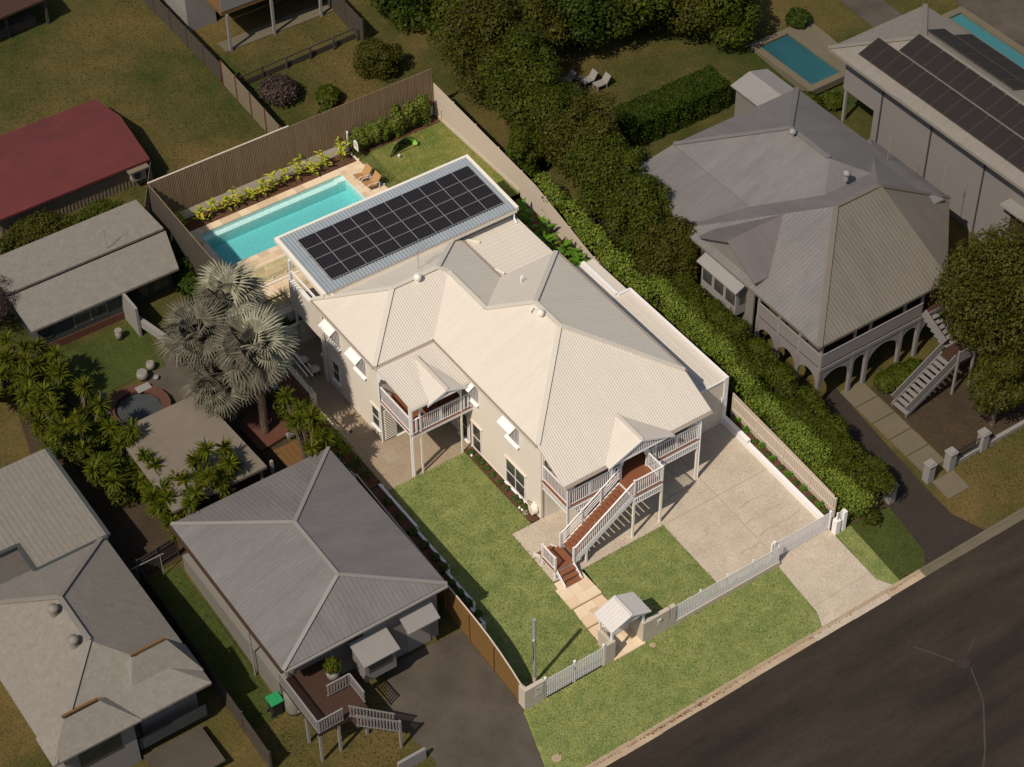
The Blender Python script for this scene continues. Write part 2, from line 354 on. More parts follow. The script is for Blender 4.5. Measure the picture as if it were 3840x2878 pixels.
def corr_sheets(parent, items, pitch=0.14, amp=0.0072, lift=0.013, name='corrugated_sheet'):
    """real corrugated sheeting laid over flat roof planes; items: (points, 'X' or 'Y' = axis along which ribs repeat, material)."""
    for pts, ax, mat in items:
        P = [Vector(p) for p in pts]; nrm = None
        for i in range(2, len(P)):
            c = (P[1]-P[0]).cross(P[i]-P[0])
            if c.length > 1e-3: nrm = c; break
        k, o = (0, 1) if ax == 'X' else (1, 0)
        lo, hi = min(p[k] for p in P), max(p[k] for p in P); n = max(4, int((hi-lo)/pitch*6)); rows = []
        for i in range(n+1):
            c = min(max(lo+(hi-lo)*i/n, lo+1e-4), hi-1e-4); hit = []
            for a, b in zip(P, P[1:]+P[:1]):
                if (a[k]-c)*(b[k]-c) < 0: t = (c-a[k])/(b[k]-a[k]); hit.append(a[o]+(b[o]-a[o])*t)
            if len(hit) < 2: continue
            r = []
            for q in (min(hit), max(hit)):
                x, y = (c, q) if k == 0 else (q, c)
                z = P[0].z-(nrm.x*(x-P[0].x)+nrm.y*(y-P[0].y))/nrm.z; r.append((x, y, z+lift+amp*math.sin(2*math.pi*c/pitch)))
            rows.append(r)
        v = [p for r in rows for p in r]; f = [(2*i, 2*i+1, 2*i+3, 2*i+2) for i in range(len(rows)-1)]
        me = bpy.data.meshes.new(name); me.from_pydata(v, [], f); me.materials.append(mt[mat]); me.update()
        link(bpy.data.objects.new(name, me), parent)
def caps(parent, segs, mat='cap', w=0.26, h=0.04):
    for p, q in segs:
        p, q = Vector(p)+Vector((0, 0, .05)), Vector(q)+Vector((0, 0, .05))
        bar('ridge_cap', mat, parent, p, q, w, h)

# ---- foliage
def leafmesh(name, mat, pts, nrm, L0, W0, seed=0, jit=0.35, droop=0.2):
    """rhombic, slightly folded leaves at pts facing along nrm (n,3)."""
    g = np.random.default_rng(seed); n = len(pts)
    nr = nrm + g.normal(0, jit, (n, 3)); nr /= np.linalg.norm(nr, axis=1)[:, None]+1e-9
    t = g.normal(0, 1, (n, 3)); t -= nr*(t*nr).sum(1)[:, None]; t /= np.linalg.norm(t, axis=1)[:, None]+1e-9
    b = np.cross(nr, t); s = g.uniform(0.55, 1.45, (n, 1))
    l = L0*s; w = W0*s
    A = pts; B = pts+t*l*0.5+b*w*0.5-nr*droop*l*0.15; Cq = pts+t*l-nr*droop*l*0.4; D = pts+t*l*0.5-b*w*0.5-nr*droop*l*0.15
    v = np.stack([A, B, Cq, D], 1).reshape(-1, 3)
    me = bpy.data.meshes.new(name); me.vertices.add(4*n); me.vertices.foreach_set('co', v.ravel())
    me.loops.add(4*n); me.loops.foreach_set('vertex_index', np.arange(4*n, dtype=np.int32))
    me.polygons.add(n); me.polygons.foreach_set('loop_start', np.arange(0, 4*n, 4, dtype=np.int32)); me.polygons.foreach_set('loop_total', np.full(n, 4, dtype=np.int32))
    me.materials.append(mt[mat]); me.update(calc_edges=True); me.validate()
    return me
def blob_pts(g, blobs, n, low=-0.6, thick=0.35):
    """n points in the outer shell of ellipsoids (cx,cy,cz,rx,ry,rz); returns points and outward normals."""
    w = np.array([b[3]*b[4]+b[4]*b[5]+b[3]*b[5] for b in blobs]); w = w/w.sum()
    k = g.choice(len(blobs), n, p=w); Bq = np.array(blobs)[k]
    d = g.normal(0, 1, (n, 3)); d /= np.linalg.norm(d, axis=1)[:, None]
    d[:, 2] = np.where(d[:, 2] < low, -d[:, 2], d[:, 2])
    rr = 1-thick*g.random((n, 1))**1.5+g.normal(0, 0.05, (n, 1))
    p = Bq[:, :3]+d*Bq[:, 3:]*rr
    nr = d/Bq[:, 3:]; nr /= np.linalg.norm(nr, axis=1)[:, None]
    return p, nr
def clump(g, c, r, k, rs=(0.32, 0.5)):
    """k sub-blobs filling an ellipsoid at c with radii r."""
    out = []
    for _ in range(k):
        d = g.normal(0, 1, 3); d /= np.linalg.norm(d); u = g.random()**0.45*0.72
        q = g.uniform(*rs); out.append((c[0]+d[0]*r[0]*u, c[1]+d[1]*r[1]*u, c[2]+d[2]*r[2]*u, r[0]*q, r[1]*q, r[2]*q*0.9))
    return out
def tree(name, label, base, cz, r, n, mat, L0=0.28, W0=0.17, seed=1, k=22, cat='tree', group=None, trunk_r=0.14, bark='bark'):
    g = np.random.default_rng(seed); x, y, z = base
    t = empty(name, base, label, cat, group)
    mb = MB(); top = Vector((x, y, cz)); mb.cyl((x, y, z-0.1), top, trunk_r*1.3, trunk_r*0.6, 8)
    for q in range(5):
        a = q*1.26+seed; s = Vector((x, y, z+(cz-z)*(0.45+0.08*q)))
        mb.cyl(s, (x+math.cos(a)*r[0]*0.6, y+math.sin(a)*r[1]*0.6, cz+r[2]*(0.1+0.1*q)), trunk_r*0.5, trunk_r*0.15, 6)
    mb.build('trunk', bark, t)
    p, nr = blob_pts(g, clump(g, (x, y, cz), r, k)+clump(g, (x, y, cz+.1), (r[0]*1.05, r[1]*1.05, r[2]*1.05), k, (.16, .30)), int(n*2.3))
    keep = p[:, 2] > z+0.15; p, nr = p[keep], nr[keep]
    nr[:, 2] += 0.35
    link(bpy.data.objects.new('crown', leafmesh('crown', mat, p, nr, L0*.64, W0*.64, seed)), t)
    return t
# ================================================================== the setting: ground, road, paths
def gy(y):                                   # front yard level
    return 0.12*y if y < 0 else min(0.065*y, 0.585)
def zt(y):                                   # natural slope of the hillside
    return 0.12*y if y < 0 else 0.08*y
def slope_sheet(name, mat, xy, dz=0.0, fn=gy, **k):
    return sheet(name, mat, [(x, y, fn(y)+dz) for x, y in xy], **k)
def strip_sheet(name, mat, x0, x1, ys, fn, dz=0.0, kind='structure'):
    mb = MB()
    for a, b in zip(ys, ys[1:]): mb.poly([(x0, a, fn(a)+dz), (x1, a, fn(a)+dz), (x1, b, fn(b)+dz), (x0, b, fn(b)+dz)])
    return tag(mb.build(name, mat), kind=kind)
KY = -4.12
# hillside sheets of the neighbouring land (the house lot itself is cut into the slope)
strip_sheet('terrain', 'n_lawn', -160, 0.02, [KY, 0, 160], zt, -0.03)
strip_sheet('terrain', 'n_lawn', 19.98, 200, [KY, 0, 160], zt, -0.03)
mb = MB(); mb.poly([(0.02, 38.4, zt(38.4)-.03), (19.98, 38.4, zt(38.4)-.03), (19.98, 160, zt(160)-.03), (0.02, 160, zt(160)-.03)])
tag(mb.build('terrain', 'n_lawn'), kind='structure')
sheet('road', 'asphalt', [(-200, -160, -.545), (220, -160, -.545), (220, KY-.40, -.545), (-200, KY-.40, -.545)])
# kerb and gutter in cast lengths, dropped at the crossover
kx = [-60+2.4*i for i in range(60)]
kt = empty('kerb', (0, KY, -.5)); tag(kt, kind='structure')
for a, b in zip(kx, kx[1:]):
    if b < -14 or a > 34: continue
    lo = 14.7 < (a+b)/2 < 20.2
    mb = MB(); zt_ = -0.485 if not lo else -0.515
    mb.prism([(a+.006, KY+.02, -.7), (a+.006, KY+.02, zt_), (a+.006, KY-.11, zt_-.005), (a+.006, KY-.16, -.553), (a+.006, KY-.162, -.7)], (b-a-.012, 0, 0))
    far = a < 0 or a > 20  # lengths past the lot: dimming painted by a darker concrete
    mb.build('kerb_stone', 'kerb' if not far else 'n_path', kt)
    w_ = .50+.05*rnd.random(); MB().prism([(a+.006, KY-.165, -.552), (a+.006, KY-w_, -.534), (a+.006, KY-w_, -.7), (a+.006, KY-.165, -.7)], (b-a-.012, 0, 0)).build('gutter_stone', ('gutterc' if not lo else 'concrete') if not far else 'n_path', kt)
# verge
slope_sheet('verge_lawn', 'lawn', [(-0.15, -0.12), (15.6, -0.12), (15.45, -3.3), (15.1, KY), (-1.3, KY)], 0.0)
slope_sheet('verge_lawn', 'lawn', [(19.35, -0.12), (20.4, -0.12), (20.3, KY), (19.85, KY), (19.35, -3.4)], 0.0)
slope_sheet('verge_lawn', 'n_lawn2', [(20.41, -0.12), (22.9, -0.3), (22.6, -3.3), (22.0, KY), (20.31, KY)], 0.004)  # verge next door: darker grass copy with the dimming in its colour
mb = MB()
cr = [(15.62, 0.28), (19.33, 0.28), (19.33, -3.4), (19.83, KY), (15.12, KY), (15.47, -3.3)]
mb.poly([(x, y, (gy(y) if y < 0 else 0.0)+.004) for x, y in cr])
tag(mb.build('driveway', 'concrete'), kind='structure')
for y in (-2.95,):
    bx('joint', 'kerb', bpy.data.objects['driveway'], 15.5, 19.4, y-.012, y+.012, gy(y)+.004, gy(y)+.009)
# concrete yard: driveway and hardstand under the verandah, cast in bays
yard = empty('hardstand', (15, 5, .3)); tag(yard, kind='structure')
def bay(pts):
    mb = MB(); mb.prism([(x, y, gy(y)-.12) for x, y in pts], (0, 0, .12)); return mb.build('concrete_bay', 'concrete', yard)
g_ = .012
bay([(12.33, 0.2), (15.85-g_, 0.2), (15.85-g_, 5.18), (12.33, 5.18)])
bay([(15.85, 0.2), (19.22, 0.2), (19.22, 5.18), (15.85, 5.18)])
bay([(12.33, 5.20), (15.85-g_, 5.20), (15.85-g_, 9.0), (12.33, 9.0)])
bay([(15.85, 5.20), (19.30, 5.20), (19.30, 9.0), (15.85, 9.0)])
bay([(7.25, 5.2), (12.31, 5.2), (12.31, 9.0), (7.25, 9.0)])
bay([(5.5, 5.35), (7.24, 5.2), (7.24, 8.99), (5.5, 8.99)])
bay([(7.36, 9.02), (19.3, 9.02), (19.3, 13.0), (7.36, 13.0)])
for a in ((12.33, 19.2, 5.172, 5.215), (7.3, 12.3, 5.19, 5.215)): bx('joint', 'stain', yard, a[0], a[1], a[2], a[3], gy(5.2)-.02, gy(5.2)+.004)
MB().prism([(15.83, .2, gy(.2)-.01), (15.87, .2, gy(.2)-.01), (15.87, 8.9, gy(8.9)-.01), (15.83, 8.9, gy(8.9)-.01)], (0, 0, .014)).build('joint', 'stain', yard)
for pts in ([(15.9, 2.9), (16.5, 3.0), (16.9, 2.85), (17.5, 3.0), (18.3, 2.95)], [(16.0, 1.9), (16.7, 2.05), (17.2, 1.9), (17.3, 2.0)], [(17.4, 2.05), (18.0, 1.95), (18.9, 2.1)], [(14.4, 1.5), (14.9, 1.62), (15.3, 1.5), (15.8, 1.6)], [(13.2, 6.4), (13.9, 6.5), (15.2, 6.45)], [(16.3, 3.9), (17.0, 4.0), (18.0, 3.92)]):
    mb = MB()
    for p, q in zip(pts, pts[1:]):
        w0, w1 = .018+.02*rnd.random(), .018+.02*rnd.random(); mb.poly([(p[0], p[1]-w0, gy(p[1]-w0)+.003), (q[0], q[1]-w1, gy(q[1]-w1)+.003), (q[0], q[1]+w1, gy(q[1]+w1)+.003), (p[0], p[1]+w0, gy(p[1]+w0)+.003)])
    mb.build('hairline_stain', 'stain', yard)
# left lawn, right lawn
slope_sheet('front_lawn', 'lawn', [(0.35, 0.05), (5.15, 0.05), (5.2, 2), (5.45, 5.3), (5.48, 9.0), (1.2, 9.0)], 0.015)
slope_sheet('front_lawn', 'lawn', [(1.2, 9.0), (6.7, 9.0), (6.72, 15.18), (1.5, 15.18)], 0.015)
slope_sheet('front_lawn', 'lawn', [(7.12, 0.05), (12.31, 0.05), (12.31, 5.17), (7.25, 5.17), (7.12, 3.5)], 0.015)
# mulch bed by the wall, and its plants come later
slope_sheet('garden_bed', 'mulch', [(6.71, 9.02), (7.36, 9.02), (7.36, 15.3), (6.73, 15.3)], 0.03)
slope_sheet('garden_bed', 'mulch', [(19.45, 0.9), (20.0, 0.9), (20.0, 9.0), (19.45, 9.0)], 0.18)
# side passage paving
sheet('side_passage', 'passage', [(1.55, 15.2, .575), (7.36, 15.2, .575), (7.36, 18.4, .575), (3.66, 18.4, .575), (3.66, 23.7, .575), (8, 23.7, .575), (8, 27.5, .575), (2.0, 27.5, .575)])
bx('drain_grate', 'black', bpy.data.objects['side_passage'], 2.5, 2.68, 19.9, 20.08, .575, .585)
for a in (17.15, 18.0):
    bx('paver_slab', 'stain', bpy.data.objects['side_passage'], 2.05+(.35 if a > 17.5 else .9), 2.85+(.35 if a > 17.5 else .9), a-.36, a+.36, .570, .588)
# front path: three travertine flights stepping down to the gate
path = empty('entry_path', (6.2, 2.5, .1)); tag(path, kind='structure')
def paver(parent, x0, x1, y0, y1, z, t=.06, g=.004, m=None):
    return bx('paver', m or rnd.choice(['travert', 'travert', 'travert2', 'travert2', 'travert3']), parent, x0+g, x1-g, y0+g, y1-g, z-t, z)
for y0, y1, z in ((3.42, 5.25, .33), (2.10, 3.40, .20), (-0.22, 2.08, .07)):
    ny = max(1, round((y1-y0)/.62)); dy = (y1-y0)/ny
    bx('riser', 'travert3', path, 5.24, 7.10, y0+.002, y1, z-.3, z-.062)
    for j in range(ny):
        for i in range(3): paver(path, 5.24+.62*i, 5.24+.62*(i+1), y0+dy*j, y0+dy*(j+1), z, m='travert2' if (i+j) % 3 else 'travert')
bx('access_cover', 'travert3', path, 5.95, 6.45, 2.5, 2.95, .20, .206)

# rear level: cut block under the pool terrace and the rear lawn
mb = MB(); mb.box(1.55, 2.6, 30.4, 38.2, .5, 2.93); mb.box(12.2, 20.0, 30.4, 38.2, .5, 2.93); mb.box(2.6, 12.2, 36.52, 38.2, .5, 2.93); mb.box(2.6, 12.2, 30.4, 33.02, .5, 2.93)
tag(mb.build('terrace_base', 'render'), kind='structure')
slope_sheet('rear_lawn', 'lawn_back', [(13.75, 30.45), (19.85, 30.45), (19.85, 37.3), (13.75, 37.3)], 2.99, fn=lambda y: 0)
sheet('rear_lawn', 'lawn_back', [(16.6, 28.9, 2.97), (19.85, 28.9, 2.97), (19.85, 30.44, 2.97), (16.6, 30.44, 2.97)])
sheet('garden_bed', 'mulch', [(13.75, 37.32, 3.0), (19.85, 37.32, 3.0), (19.85, 38.15, 3.03), (13.75, 38.15, 3.03)])
sheet('garden_bed', 'mulch', [(1.2, 37.02, 2.97), (13.6, 37.02, 2.97), (13.6, 38.15, 3.0), (1.2, 38.15, 3.0)])
sheet('garden_bed', 'mulch', [(16.8, 19.0, 1.9), (19.85, 19.0, 1.9), (19.85, 28.88, 2.6), (16.8, 28.88, 2.6)])
ter = empty('pool_terrace', (7, 33, 3)); tag(ter, kind='structure')
def pave_area(x0, x1, y0, y1, z=3.0, w=.62, h=.41):
    r = 0; y = y0
    while y < y1-.05:
        yb = min(y+h, y1); x = x0-(0 if r % 2 else w/2)
        while x < x1-.05:
            a, b = max(x, x0), min(x+w, x1)
            if b-a > .06: paver(ter, a, b, y, yb, z)
            x += w
        y += h; r += 1
pave_area(1.6, 2.62, 30.6, 37.0)
pave_area(12.18, 13.7, 33.0, 37.0)
pave_area(2.62, 12.18, 36.46, 37.0, w=.62, h=.54)
pave_area(2.62, 9.0, 30.6, 33.05)
pave_area(9.0, 13.7, 32.2, 33.0)
for i in range(8): paver(ter, 2.7+.62*i, 2.7+.62*(i+1), 29.45, 30.55, 2.86, m='travert2' if i % 2 else 'travert')
for i in range(8): paver(ter, 2.7+.62*i, 2.7+.62*(i+1), 28.6, 29.42, 2.70, m='travert3' if i % 3 == 0 else 'travert')
tag(MB().box(2.4, 8.0, 28.1, 30.38, .5, 2.64).build('terrace_base', 'render'), kind='structure')

# ================================================================== pool
pt = empty('swimming_pool', (7.4, 34.8, 1.6), 'long rectangular turquoise pool with a pale bench ledge, behind the solar roof', 'pool')
mb = MB()
X0, X1, Y0, Y1, ZB = 2.62, 12.18, 33.03, 36.48, 2.02
mb.poly([(X0, Y0, ZB), (X1, Y0, ZB), (X1, Y1, ZB), (X0, Y1, ZB)])
for a, b in (((X0, Y0), (X1, Y0)), ((X1, Y0), (X1, Y1)), ((X1, Y1), (X0, Y1)), ((X0, Y1), (X0, Y0))):
    mb.poly([(*a, ZB), (*b, ZB), (*b, 2.95), (*a, 2.95)])
mb.build('shell', 'pool', pt)
MB().box(X0+.01, X1-.56, Y1-.40, Y1-.01, ZB+.01, 2.72).build('bench_ledge', 'pool', pt)
MB().box(X1-.55, X1-.01, Y1-.40, Y1-.01, ZB+.02, 2.80).build('step', 'pool', pt)
MB().box(X0+.002, X1-.002, Y0+.002, Y1-.002, ZB+.005, 2.90).build('water', 'water', pt)

# ================================================================== boundary fences of the lot
def ord_(i): return ['first', 'second', 'third', 'fourth', 'fifth', 'sixth', 'seventh', 'eighth', 'ninth', 'tenth', 'eleventh', 'twelfth', 'thirteenth', 'fourteenth', 'fifteenth', 'sixteenth', 'seventeenth', 'eighteenth', 'nineteenth', 'twentieth'][i]
# rear batten fence on a pale plinth
rf = empty('rear_fence', (10, 38.2, 3), 'tall grey brown vertical batten fence behind the pool and rear lawn', 'fence')
bx('plinth', 'render', rf, 0.75, 19.8, 38.17, 38.30, 2.6, 3.66)
def topz(x): return 6.52-0.05*x/20
mb = MB(); x = 0.72
while x < 19.78:
    mb.prism([(x, 38.165, 3.67), (x+.062, 38.165, 3.67), (x+.062, 38.20, 3.67), (x, 38.20, 3.67)], (0, 0, topz(x)-3.70)); x += .104
tag(mb.build('battens', 'batten', rf), kind='stuff')
MB().prism([(0.72, 38.215, 3.67), (19.78, 38.215, 3.67), (19.78, 38.215, topz(19.8)-.05), (0.72, 38.215, topz(.7)-.05)], (0, .02, 0)).build('backing', 'n_fence', rf)
for i in range(8):
    x = .8+2.7*i; bx('post', 'batten', rf, x, x+.07, 38.24, 38.31, 2.6, topz(x)-.1)
bar('capping', 'fence', rf, (0.7, 38.215, topz(.7)), (9.9, 38.215, topz(9.9)), .10, .03)
# left rear batten fence
lf = empty('side_fence', (.75, 34, 3), 'dark batten fence along the shaded left side of the pool', 'fence')
mb = MB(); y = 27.6
while y < 38.15:
    zt2 = 6.0+(y-27.6)*.045; mb.box(.70, .735, y, y+.062, 2.2, zt2); y += .104
tag(mb.build('battens', 'batten', lf), kind='stuff')
MB().prism([(.675, 27.6, 2.2), (.675, 38.15, 2.2), (.675, 38.15, 6.4), (.675, 27.6, 5.95)], (.02, 0, 0)).build('backing', 'n_fence', lf)
# right rear paling fence: one long run of vertical boards following the slope
rr = empty('paling_fence', (19.88, 28, 2.5), 'long putty coloured paling fence between the rear lawn and the tall hedge', 'fence')
def rtop(y): return np.interp(y, [9.2, 15, 21.8, 27.3, 38.2], [2.35, 2.6, 3.15, 4.55, 5.42])
def rbot(y): return np.interp(y, [9.2, 18.9, 28.8, 28.9, 38.2], [.6, 1.9, 2.55, 2.95, 3.0])
ys = np.arange(19.0, 38.1, .098)
for y in ys:
    bx('paling', 'fence', rr, 19.86+.004*rnd.random(), 19.885, y, y+.094, float(rbot(y)), float(rtop(y)))
bx('plinth_board', 'fence', rr, 19.82, 19.855, 28.95, 38.15, 2.95, 3.22)
bx('post', 'fence', rr, 19.79, 19.855, 37.25, 37.33, 2.95, 3.95)
for y in np.arange(19.2, 38, 2.4): bx('post', 'fence', rr, 19.89, 19.98, y, y+.09, float(rbot(y))-.3, float(rtop(y))-.05)
# right front paling fence
ff = empty('paling_fence', (20.05, 5, .6), 'putty coloured paling fence panel row beside the driveway garden bed', 'fence')
def ftop(y): return np.interp(y, [0.6, 2.6, 4.9, 7.1, 9.3], [1.55, 1.75, 1.95, 2.12, 2.3])
for y in np.arange(0.9, 9.2, .125):
    bx('paling', 'fence', ff, 20.03, 20.05, y, y+.10, gy(y)+.1, float(ftop(y)))
for y in (0.75, 2.75, 4.9, 7.05, 9.15): bx('post', 'fence', ff, 19.97, 20.055, y-.05, y+.05, gy(y), float(ftop(y))-.03)
for k in (.45, 1.25):
    for a, b in ((.8, 2.7), (2.8, 4.85), (4.95, 7.0), (7.1, 9.1)): bar('rail', 'fence', ff, (20.005, a, gy(a)+k+.1), (20.005, b, gy(b)+k+.1), .045, .08)
# left boundary: golden timber paling fence seen from the neighbour's driveway
tf = empty('timber_fence', (.02, 2.5, 0), 'golden timber paling fence beside the neighbouring driveway and the front lawn', 'fence')
def ltop(y): return np.interp(y, [0, .9, 1.9, 3.4, 5.4, 15], [1.35, 1.75, 2.1, 2.45, 2.6, 3.2])
for y in np.arange(0.02, 15.0, .122):
    bx('paling', 'n_gold', tf, .01+.006*rnd.random(), .03, y, y+.118, zt(y)-.05, float(ltop(y)))
for y in np.arange(.4, 15, 2.1): bx('post', 'n_gold', tf, -.07, .008, y, y+.09, zt(y)-.1, float(ltop(y))-.12)
mb = MB()
for a in np.arange(0, 15, 1.0): mb.bar((.02, a, float(ltop(a))+.02), (.02, a+1, float(ltop(a+1))+.02), .07, .03)
mb.build('capping', 'fence', tf)
# white stepped planter along the left boundary
pl = empty('stepped_planter', (1, 9, .5), 'white rendered planter box stepping down along the left lawn edge', 'planter')
steps = [(4.75, 6.0, .88, 1.02), (6.0, 8.55, 1.05, 1.25), (8.55, 11.6, 1.28, 1.42), (11.6, 15.2, 1.42, 1.5)]
for a, b, z, xr in steps:
    bx('wall', 'white', pl, xr-.13, xr, a, b-.003, gy(a)-.1, z)
    bx('soil', 'mulch', pl, .06, xr-.132, a+.1, b-.004, gy(a)-.1, z-.12)
bx('end_wall', 'white', pl, .06, .885, 4.75, 4.87, .2, .875)
# retaining planter along the passage with a slim cap
pp = empty('retaining_planter', (1.5, 20, .6), 'low rendered retaining planter with slim rail along the side passage', 'planter')
bx('wall', 'render', pp, 1.62, 1.74, 15.25, 22.6, .4, 1.05)
bx('soil', 'mulch', pp, .3, 1.62, 15.25, 22.6, .4, 1.30)
bx('back_wall', 'white', pp, .16, .30, 15.25, 27.5, .4, 2.4)
bar('cap_rail', 'fence', pp, (1.79, 17.9, 1.32), (1.66, 22.1, 1.42), .05, .10)
for y in (18.0, 20.0, 22.0): bx('rail_post', 'fence', pp, 1.71, 1.76, y, y+.05, .56, 1.30)
rw = empty('retaining_wall', (1.9, 25, .6), 'rendered retaining wall with frameless glass panels beside the silver palms', 'wall')
bx('wall', 'render', rw, 1.7, 2.1, 22.7, 27.4, .5, 1.55)
bx('fill', 'mulch', rw, .3, 1.7, 22.7, 28.2, .5, 1.75)
for y0, y1 in ((22.8, 24.4), (24.45, 26.0), (26.05, 27.3)):
    bx('glass_panel', 'glass', rw, 2.02, 2.035, y0, y1, 1.62, 2.75)
    for y in (y0+.25, y1-.25): bx('spigot', 'white', rw, 1.99, 2.07, y-.03, y+.03, 1.55, 1.75)
bar('handrail', 'white', rw, (2.12, 22.9, 2.72), (2.12, 27.3, 2.95), .05, .05)
bar('handrail', 'white', rw, (1.92, 23.1, 2.62), (1.92, 27.3, 2.85), .05, .05)
# retaining wall and planter at the head of the passage
hw = empty('retaining_wall', (4, 27.5, .6), 'shaded rendered wall with planting pocket under the balcony', 'wall')
bx('wall', 'render', hw, 2.1, 8.0, 27.45, 27.62, .5, 2.14)
bx('soil', 'mulch', hw, 2.1, 8.0, 27.62, 28.08, .5, 1.95)
bx('wall_light', 'white', hw, 3.05, 3.15, 27.40, 27.45, 1.5, 1.62)
# glass pool fences
def glass_run(label, pts, zb, h, group=None, name='glass_fence'):
    t = empty(name, (*pts[0], zb), label, 'glass fence', group)
    for (xa, ya), (xb, yb) in zip(pts, pts[1:]):
        l = math.hypot(xb-xa, yb-ya); n = max(1, round(l/1.45)); ux, uy = (xb-xa)/l, (yb-ya)/l
        for i in range(n):
            a, b = l*i/n+.02, l*(i+1)/n-.02
            p, q = (xa+ux*a, ya+uy*a), (xa+ux*b, ya+uy*b)
            bar('glass_panel', 'glass', t, (*p, zb+.05+h/2), (*q, zb+.05+h/2), .012, h)
            for s in (.22, .78):
                x, y = xa+ux*(a+(b-a)*s), ya+uy*(a+(b-a)*s); bx('spigot', 'white', t, x-.03, x+.03, y-.03, y+.03, zb, zb+.16)
    return t
glass_run('frameless glass fence between the pool paving and the rear lawn', [(13.68, 32.3), (13.68, 38.05)], 3.0, 1.2)
glass_run('frameless glass fence along the near side of the pool paving', [(2.2, 30.68), (8.6, 30.68)], 3.0, 1.2)
glass_run('low glass balustrade on the lower terrace step behind the palms', [(2.5, 28.65), (6.4, 28.65)], 2.7, 1.1)
ps = empty('safety_sign', (13.62, 37.0, 4.0), 'white arched sign plate hung on the glass pool fence', 'sign')
MB().prism([(13.655, 36.85, 3.75), (13.655, 37.35, 3.75), (13.655, 37.35, 4.25), (13.655, 37.25, 4.4), (13.655, 37.1, 4.45), (13.655, 36.95, 4.4), (13.655, 36.85, 4.25)], (-.015, 0, 0)).build('plate', 'white', ps)
bx('print_block', 'sign', ps, 13.632, 13.639, 36.93, 37.27, 3.95, 4.28)
bp_ = empty('gate_post', (13.66, 38.1, 3.0), 'slim white latch post where the glass fence meets the rear plinth', 'post')
bx('post', 'white', bp_, 13.62, 13.70, 38.06, 38.13, 3.0, 4.5)
bx('latch', 'white', bp_, 13.60, 13.72, 38.03, 38.06, 4.3, 4.45)
# ================================================================== front fence, gatehouse, gates
def pickets(parent, x0, x1, y, z0, z1, mat='white', step=.098, w=.058, d=.022, slope=0.0):
    n = int((x1-x0)/step)
    for i in range(n):
        x = x0+(i+.5)*(x1-x0)/n; dz = slope*(x-x0)
        bx('picket', mat, parent, x-w/2, x+w/2, y-d/2, y+d/2, z0+dz, z1+dz)
fw = empty('fence_wall', (.6, -.02, -.05), 'rendered wall with a meter box at the left end of the front fence', 'wall')
bx('wall', 'taupe', fw, -.05, 1.10, -.12, .10, -.25, 1.42)
bx('return_wall', 'taupe', fw, -.05, .16, .10, .5, -.1, 1.40)
bx('meter_door', 'sign', fw, .58, 1.0, -.135, -.12, .55, 1.22)
bx('emblem', 'grn', fw, .63, .72, -.14, -.135, 1.05, 1.14)
bx('nameplate', 'taupe', fw, .62, .96, -.14, -.135, .6, .68)
gt = empty('picket_gate', (2.9, -.06, 0), 'pair of white picket gates in the front fence near the power pole', 'gate')
for x in (1.14, 2.86, 4.58): bx('post', 'white', gt, x, x+.08, -.09, -.01, -.1, 1.50)
for x in (1.18, 2.90, 4.62): bx('post_cap', 'white', gt, x-.06, x+.06, -.11, .01, 1.50, 1.54)
for a, b in ((1.26, 2.82), (2.98, 4.54)):
    pickets(gt, a, b, -.07, .04, 1.38)
    for z in (.22, 1.20): bx('rail', 'white', gt, a, b, -.055, -.015, z, z+.05)
bx('latch', 'galv', gt, 2.80, 2.86, -.12, -.085, 1.0, 1.15)
gh = empty('entry_gatehouse', (6.15, .5, .05), 'small white gabled gatehouse with corrugated roof over the front path', 'gatehouse')
bx('pier', 'taupe', gh, 4.68, 5.30, -.12, .10, -.2, 1.38)
MB().prism([(5.10, .10, .0), (5.28, .10, .0), (5.28, .10, 1.20), (5.10, .10, 1.20)], (0, .95, 0)).build('wing_wall', 'taupe', gh)
MB().prism([(6.98, -.12, -.2), (6.98, 1.05, -.1), (6.98, 1.05, 1.25), (6.98, -.12, 1.45)], (.20, 0, 0)).build('wing_wall', 'taupe', gh)
MB().prism([(7.19, -.12, -.3), (8.60, -.12, -.3), (8.60, -.12, 1.47), (7.19, -.12, 1.45)], (0, .22, 0)).build('wall', 'taupe', gh)
bx('slot_wall', 'taupe', gh, 8.68, 8.98, -.12, .10, -.3, 1.47)
bx('slot_base', 'taupe', gh, 8.60, 8.68, -.118, .098, -.3, .55)
E5, RZ = 2.38, 2.86
for x in (5.14, 7.02):
    for y in (.0, .95): bx('post', 'white', gh, x, x+.11, y, y+.11, 1.15, E5)
bx('beam', 'white', gh, 5.14, 5.25, -.18, 1.1, E5-.12, E5-.002); bx('beam', 'white', gh, 7.02, 7.13, -.18, 1.1, E5-.12, E5-.002)
MB().prism([(5.0, -.12, E5-.14), (7.27, -.12, E5-.14), (7.27, -.12, E5-.06), (5.0, -.12, E5-.06)], (0, .08, 0)).build('tie_beam', 'white', gh)
roof = roof_solid('roof', [([(4.94, -.22, E5-.03), (6.135, -.22, RZ), (6.135, 1.22, RZ), (4.94, 1.22, E5-.03)], 0), ([(7.33, -.22, E5-.03), (6.135, -.22, RZ), (6.135, 1.22, RZ), (7.33, 1.22, E5-.03)], 0)], ['gateroof'], gh, .05)
for x0, x1, s in ((4.94, 6.135, 1), (7.33, 6.135, -1)):
    for i in range(8):
        y = -.20+1.40*i/7; bar('roof_rib', 'gateroof', roof, (x0, y, E5-.02), (x1, y, RZ+.012), .045, .03)
bar('ridge_cap', 'gateroof', roof, (6.135, -.22, RZ+.025), (6.135, 1.22, RZ+.025), .16, .03)
